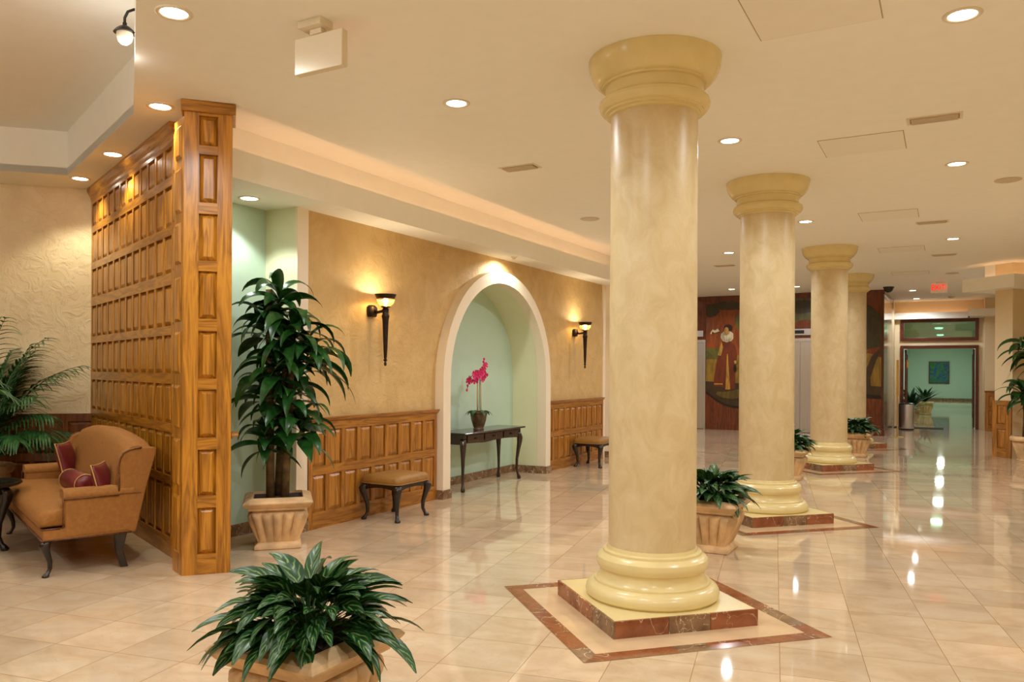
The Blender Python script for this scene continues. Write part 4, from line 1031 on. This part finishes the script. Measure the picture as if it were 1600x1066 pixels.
b = MB(); b.box(-.52, 1.05, -.012, .018, .14, 3.16); b.build('wood_panel', M['redwood'], t)
b = MB(); b.box(-.52, 1.05, -.02, .018, 0, .14); b.build('border_strip', M['redwood'], t); b = MB(); b.box(-.52, 1.05, -.02, .018, 3.16, HC-.002); b.build('border_strip', M['redwood'], t)
rnd = random.Random(8)
def blob(cx, cz, rx, rz, n=26, j=.12): return [(max(-.515, min(1.045, cx+rx*cos(2*pi*i/n)*(1+rnd.uniform(-j, j)))), cz+rz*sin(2*pi*i/n)*(1+rnd.uniform(-j, j))) for i in range(n)]
flat(t, 'arc_border', [(-.515, .88), (-.4, .80), (-.25, .68), (-.05, .58), (.2, .53), (.6, .54), (.9, .62), (1.045, .72), (1.045, 1.0), (-.515, 1.0)], M['blackline'])
flat(t, 'ground', [(-.515, .94), (-.4, .86), (-.25, .74), (-.05, .64), (.2, .585), (.6, .60), (.9, .68), (1.045, .78), (1.045, 1.12), (.6, 1.2), (.2, 1.16), (-.515, 1.22)], M['ground'])
flat(t, 'forest_glow', [(-.515, 1.4), (1.045, 1.4), (1.045, 2.95), (.6, 3.02), (.3, 2.9), (0, 3.0), (-.3, 2.92), (-.515, 3.0)], M['orangewood'])
flat(t, 'meadow', [(-.515, 1.18), (.2, 1.14), (1.045, 1.14), (1.045, 1.85), (.6, 1.9), (.3, 1.82), (-.1, 1.80), (-.515, 1.86)], M['meadow'])
flat(t, 'hill', [(-.515, 1.72), (-.1, 1.72), (0, 1.85), (-.2, 1.98), (-.515, 2.0)], M['hill'])
flat(t, 'canopy_left', blob(-.4, 2.92, .22, .16), M['darkforest']); flat(t, 'canopy_middle', blob(.0, 3.02, .35, .11), M['darkforest']); flat(t, 'bush', blob(.34, 2.62, .16, .22), M['hill'])
flat(t, 'moss', blob(.1, .88, .34, .12, j=.06), M['mossy'])
flat(t, 'pond', blob(-.12, 1.02, .34, .10), M['ground'])
g_ = flat(t, 'gown', [(-.13, 2.14), (.09, 2.16), (.16, 2.05), (.17, 1.75), (.20, 1.35), (.20, 1.0), (.06, .97), (-.02, .98), (-.10, 1.05), (-.30, 1.06), (-.32, 1.2), (-.26, 1.6), (-.19, 1.95)], M['dress'])
flat(g_, 'underskirt', [(.0, 1.85), (.02, 1.85), (.08, .99), (-.03, .98)], M['dress2'])
flat(g_, 'sleeve_left', [(-.13, 2.14), (-.17, 2.02), (-.22, 1.82), (-.15, 1.80), (-.09, 2.0)], M['dress2'])
flat(g_, 'sleeve_right', [(.09, 2.15), (.20, 2.02), (.24, 1.80), (.22, 1.66), (.17, 1.66), (.16, 1.82), (.09, 1.95)], M['dress'])
flat(g_, 'hem_band', [(-.31, 1.10), (-.10, 1.10), (-.10, 1.13), (-.31, 1.13)], M['dress2'])
flat(g_, 'ruff', blob(.005, 2.27, .155, .135, n=32, j=.07), M['ruff'])
for k in range(18):
    a = 2*pi*k/18; flat(g_, 'ruff_pleat', [(.005+.06*cos(a), 2.27+.05*sin(a)), (.005+.14*cos(a+.06), 2.27+.12*sin(a+.06)), (.005+.14*cos(a-.06), 2.27+.12*sin(a-.06))], M['meadow'])
flat(g_, 'hair', blob(.03, 2.48, .105, .085, j=.05), M['hair'])
flat(g_, 'face', [(-.055, 2.47), (-.06, 2.41), (-.075, 2.385), (-.06, 2.37), (-.05, 2.33), (0, 2.31), (.045, 2.35), (.05, 2.42), (.03, 2.48), (-.02, 2.50)], M['skin'])
flat(g_, 'brow', [(-.05, 2.43), (-.02, 2.435), (-.02, 2.425), (-.05, 2.42)], M['hair']); flat(g_, 'mouth', [(-.055, 2.36), (-.03, 2.362), (-.03, 2.352), (-.052, 2.35)], M['dress'])
flat(g_, 'hand', [(.17, 1.68), (.23, 1.69), (.24, 1.62), (.19, 1.61)], M['skin']); flat(g_, 'purse', blob(.20, 1.50, .035, .09, 14, .05), M['blackline'])
flat(t, 'painted_blossom', [(-.40, 2.36), (-.34, 2.45), (-.28, 2.42), (-.22, 2.47), (-.17, 2.40), (-.24, 2.38), (-.30, 2.36), (-.35, 2.40), (-.38, 2.32)], M['ruff'])
flat(t, 'tree_right', blob(.75, 2.7, .26, .42), M['darkforest'])
t = thing('wood_mural', 'dark painted wood mural strip between farthest column and corridor wall', 'mural', (-1.85, YE, 0))
b = MB(); b.box(-.49, .565, -.012, .018, .14, 3.16); b.build('wood_panel', M['redwood'], t)
b = MB(); b.box(-.49, .58, -.02, .018, 0, .14); b.build('border_strip', M['redwood'], t); b = MB(); b.box(-.49, .58, -.02, .018, 3.16, HC-.002); b.build('border_strip', M['redwood'], t)
LAY[0] = 0
flat(t, 'forest_shadow', [(-.45, 1.95), (.0, 1.85), (.3, 1.95), (.55, 2.0), (.55, 2.7), (.3, 2.95), (.1, 2.5), (-.2, 2.6), (-.45, 2.5)], M['darkforest'])
flat(t, 'meadow', [(-.2, .95), (.56, 1.05), (.56, 1.75), (.3, 1.85), (.1, 1.78), (-.2, 1.7)], M['meadow'])
flat(t, 'tree_trunk', [(.12, .9), (.36, .9), (.34, 1.3), (.46, 1.7), (.56, 1.9), (.56, 1.98), (.36, 1.78), (.22, 1.4)], M['ground'])
flat(t, 'ground', [(-.3, .8), (.2, .92), (.56, .88), (.56, 1.1), (.2, 1.12), (-.3, 1.05)], M['ground'])
flat(t, 'arc_border', [(-.3, .55), (.05, .70), (.24, .84), (.56, .82), (.56, .90), (.22, .93), (.0, .78), (-.3, .66)], M['blackline'])
t = thing('wood_mural', 'dark painted wood panel above the elevator door between second and third columns', 'mural', (-3.01, YE, 2.44))
b = MB(); b.box(-.62, .62, -.012, .018, 0, .72); b.build('wood_panel', M['redwood'], t); b = MB(); b.box(-.62, .62, -.02, .018, .72, HC-2.442); b.build('border_strip', M['redwood'], t)
LAY[0] = 0
flat(t, 'treetops', [(-.6, .15), (-.3, .1), (.1, .2), (.6, .12), (.6, .70), (-.6, .70)], M['hill']); flat(t, 'foliage_shadow', blob(.05, .5, .3, .16), M['darkforest'])
# glossy side face of the elevator block
t = thing('gloss_panel', 'glossy dark wood panel on the side of the elevator block facing the corridor', 'wall panel', (-1.268, 21.05, 0))
M['glosswood'] = wood('polished dark wood', (52, 30, 20), (104, 62, 40), rough=.06, coat=1.0)
b = MB(); b.box(0, .03, -1.53, 1.5, .14, 3.16); b.build('wood_panel', M['glosswood'], t); b = MB(); b.box(0, .045, -1.53, 1.5, 0, .14); b.build('border_strip', M['redwood'], t); b = MB(); b.box(0, .045, -1.53, 1.5, 3.16, HC-.002); b.build('border_strip', M['redwood'], t)

# ------------------------------------------------------------------ corridor doorway
b = MB()
for x0, x1, z0, z1 in ((-1.08, -1.01, 0, 2.12), (.62, .69, 0, 2.12), (-1.01, .62, 2.04, 2.12)): b.box(x0, x1, 23.14, 23.38, z0, z1)
d = b.build('door_3', M['doorwood'], bevel=.004); struct(d, 'dark red wood frame of the open corridor doorway', 'door')
for x, nm in ((-.99, 'l'), (.57, 'r')):
    b = MB(); x1 = x+.045
    for (y0, y1, z0, z1) in ((23.40, 24.20, .02, .25), (23.40, 24.20, 1.90, 2.02), (23.40, 23.52, .25, 1.90), (24.08, 24.20, .25, 1.90)): b.box(x, x1, y0, y1, z0, z1)
    lf = b.build('door_leaf', M['doorwood'], d)
def glass(name, tint, rough=.02, refl=.12):
    m, nt, b = new_mat(name); out = nt.nodes['Material Output']
    tr = N(nt, 'ShaderNodeBsdfTransparent'); tr.inputs[0].default_value = lin(tint); gl = N(nt, 'ShaderNodeBsdfGlossy'); gl.inputs['Roughness'].default_value = rough
    lw = N(nt, 'ShaderNodeFresnel'); lw.inputs[0].default_value = 1.5; ad = N(nt, 'ShaderNodeMath', operation='ADD'); nt.links.new(lw.outputs[0], ad.inputs[0]); ad.inputs[1].default_value = refl
    mx = N(nt, 'ShaderNodeMixShader'); nt.links.new(ad.outputs[0], mx.inputs[0]); nt.links.new(tr.outputs[0], mx.inputs[1]); nt.links.new(gl.outputs[0], mx.inputs[2]); nt.links.new(mx.outputs[0], out.inputs[0]); return m
M['glass'] = glass('door glass', (206, 232, 220)); M['glass2'] = glass('transom glass', (190, 220, 205), .03, .16)
for x in (-.97, .59):
    b = MB(); b.box(x, x+.006, 23.52, 24.08, .25, 1.90); b.build('glass_pane', M['glass'], d)
b = MB(); b.box(-.94, -.90, 23.42, 23.50, 1.55, 1.75); b.build('brass_closer', M['brass'], d)
b = MB()
for x0, x1, z0, z1 in ((-1.08, -1.0, 2.24, 2.80), (.61, .69, 2.24, 2.80), (-1.0, .61, 2.24, 2.32), (-1.0, .61, 2.72, 2.80)): b.box(x0, x1, 23.14, 23.38, z0, z1)
wd = b.build('window_1', M['doorwood'], bevel=.004); struct(wd, 'dark red framed transom window above the doorway', 'window')
b = MB(); b.box(-1.0, .61, 23.25, 23.256, 2.32, 2.72); b.build('glass_pane', M['glass2'], wd)
# corridor ceiling lamps
for k, y in enumerate((25.6, 29.6, 35.0, 42.0)):
    t = thing('corridor_lamp', 'cool fluorescent ceiling lamp inside the green corridor, number %s from the doorway' % ['one', 'two', 'three', 'four', 'five'][k], 'ceiling light', (-.25, y, 2.9), 0, 'corridor ceiling lamps')
    b = MB(); b.lathe([(.12, 0), (.12, -.03), (.10, -.05), (.001, -.055)], 24, caps=False); b.build('diffuser', M['fluoro'], t, True)
    ld = bpy.data.lights.new('lamp', 'AREA'); ld.energy = 24 if y < 40 else 55; ld.color = (.86, 1.0, .88); ld.shape = 'DISK'; ld.size = .3
    lo = bpy.data.objects.new('lamp', ld); C.objects.link(lo); lo.parent = t; lo.location = (0, 0, -.09)
# painting at the corridor end
t = thing('framed_painting', 'green and blue abstract painting on the corridor end wall', 'painting', (-.37, 46.06, 1.42))
m, nt, b_ = new_mat('abstract canvas'); v = coords(nt, (2.4, 1, 2.4)); n1 = N(nt, 'ShaderNodeTexNoise'); n1.inputs['Scale'].default_value = 1.5; n1.inputs['Distortion'].default_value = 2.5; nt.links.new(v, n1.inputs[0])
r = ramp(nt, n1.outputs['Fac'], [(.3, (20, 70, 40)), (.45, (60, 140, 60)), (.55, (30, 70, 150)), (.7, (30, 100, 80))]); nt.links.new(r.outputs[0], b_.inputs['Base Color']); M['canvas'] = m
b = MB(); b.box(-.42, .42, -.02, .03, -.52, .52); b.build('canvas', M['canvas'], t)
b = MB()
for x0, x1, z0, z1 in ((-.46, -.42, -.56, .56), (.42, .46, -.56, .56), (-.42, .42, -.56, -.52), (-.42, .42, .52, .56)): b.box(x0, x1, -.04, .03, z0, z1)
b.build('frame', M['doorwood'], t)

# trash can, mat, brass stand
t = thing('trash_can', 'brushed steel cylindrical trash can left of the corridor doorway', 'trash can', (-.885, 22.0, 0))
b = MB(); b.lathe([(.17, .03), (.175, .05), (.178, .62), (.175, .63), (.16, .63), (.155, .55), (.001, .55)], 32, caps=False); b.build('body', M['steel'], t, angle=40)
b = MB(); b.lathe([(.172, 0), (.176, .03), (.172, .035)], 32); b.build('base_ring', M['black'], t, angle=40)
b = MB(); b.lathe([(.17, .628), (.172, .65), (.13, .67), (.13, .64), (.001, .64)], 32, caps=False); b.build('lid', M['black'], t, angle=40)
t = thing('floor_mat', 'dark grey mat on the floor at the corridor doorway', 'mat', (-.68, 22.82, 0)); b = MB(); b.box(-.52, .60, -.26, .26, .002, .012); b.build('carpet', M['mat'], t)
t = thing('brass_sign_stand', 'slim brass pole stand with round base before the doorway', 'sign stand', (-.955, 19.35, 0))
b = MB(); b.lathe([(.15, 0), (.15, .008), (.06, .018), (.02, .03), (.001, .03)], 28, caps=False); b.build('base', M['brass'], t, angle=40)
b = MB(); b.lathe([(.013, .02), (.013, .90), (.016, .90), (.016, .92), (.013, .92)], 12); b.build('pole', M['brass'], t, angle=40)
b = MB(); b.box(-.024, .024, -.012, .012, .90, 1.69); b.build('upright_frame', M['brass'], t)

# ------------------------------------------------------------------ right side pillars
b = MB(); R = Matrix.Translation((.95, 15.6, 0)) @ Matrix.Rotation(radians(45), 4, 'Z'); b.box(.0, 1.2, .0, .34, 0, HC, R); struct(b.build('wall_pillar_right', M['cream']), 'cream pillar at the right edge behind the corn plant', 'pillar')
t = thing('pillar_wainscot', 'oak wainscot wrapping the right edge pillar', 'wainscot', (.95-.03, 15.6-.0, 0), radians(135)+pi)
# left face (outward -x'): from far end to the corner
t.location = (.95-.707*.352-.021, 15.6+.707*.352-.021, 0); t.rotation_euler = (0, 0, radians(-45))
t.location = (.95+.0-.03*.707, 15.6-.03*.707, 0); t.rotation_euler = (0, 0, radians(135))
panelled(t, .36, drows, 1, 0, .955, M['dado'], M['dado_h'], stile=.09, cap=.0)
b = MB(); b.box(.80, 2.2, 22.65, 23.2, 0, HC); struct(b.build('wall_pier', M['cream']), 'cream pier to the right of the corridor doorway', 'pier')
t = thing('pier_wainscot', 'small oak wainscot on the pier right of the corridor doorway', 'wainscot', (2.19, 22.62, 0), pi)
panelled(t, 1.38, [(.146, .50), (.58, .86)], 6, 0, .95, M['dado'], M['dado_h'], stile=.07, cap=.01)
# tray soffit around the right pillar with cove glow
R = Matrix.Translation((.95, 15.25, 0)) @ Matrix.Rotation(radians(45), 4, 'Z')
b = MB(); b.box(0, 2.4, 0, 1.03, HS, HS+.03, R); b.box(0, .03, 0, 1.03, HS+.03, 3.04, R); b.box(.03, 2.4, 0, .03, HS+.03, 3.04, R); b.box(.03, 2.4, 1.0, 1.03, HS+.03, 3.04, R)
struct(b.build('trim_13', M['ceiling']), 'cream cove tray around the right pillar', 'soffit')
b = MB(); b.box(.25, 2.3, .25, .80, HS+.03, HC, R); struct(b.build('trim_14', M['ceiling']), 'cream upstand inside the cove tray', 'soffit')
t = thing('cove_lamp', 'orange cove lighting tube in the tray around the right pillar', 'cove light', (.95, 15.25, HS+.05), radians(45))
b = MB(); b.tube([(.14, .14, .01), (.14, .9, .01)], .013, 8); b.tube([(.14, .12, .01), (1.6, .12, .01)], .013, 8); b.build('lamp_tube', M['cove'], t, True)
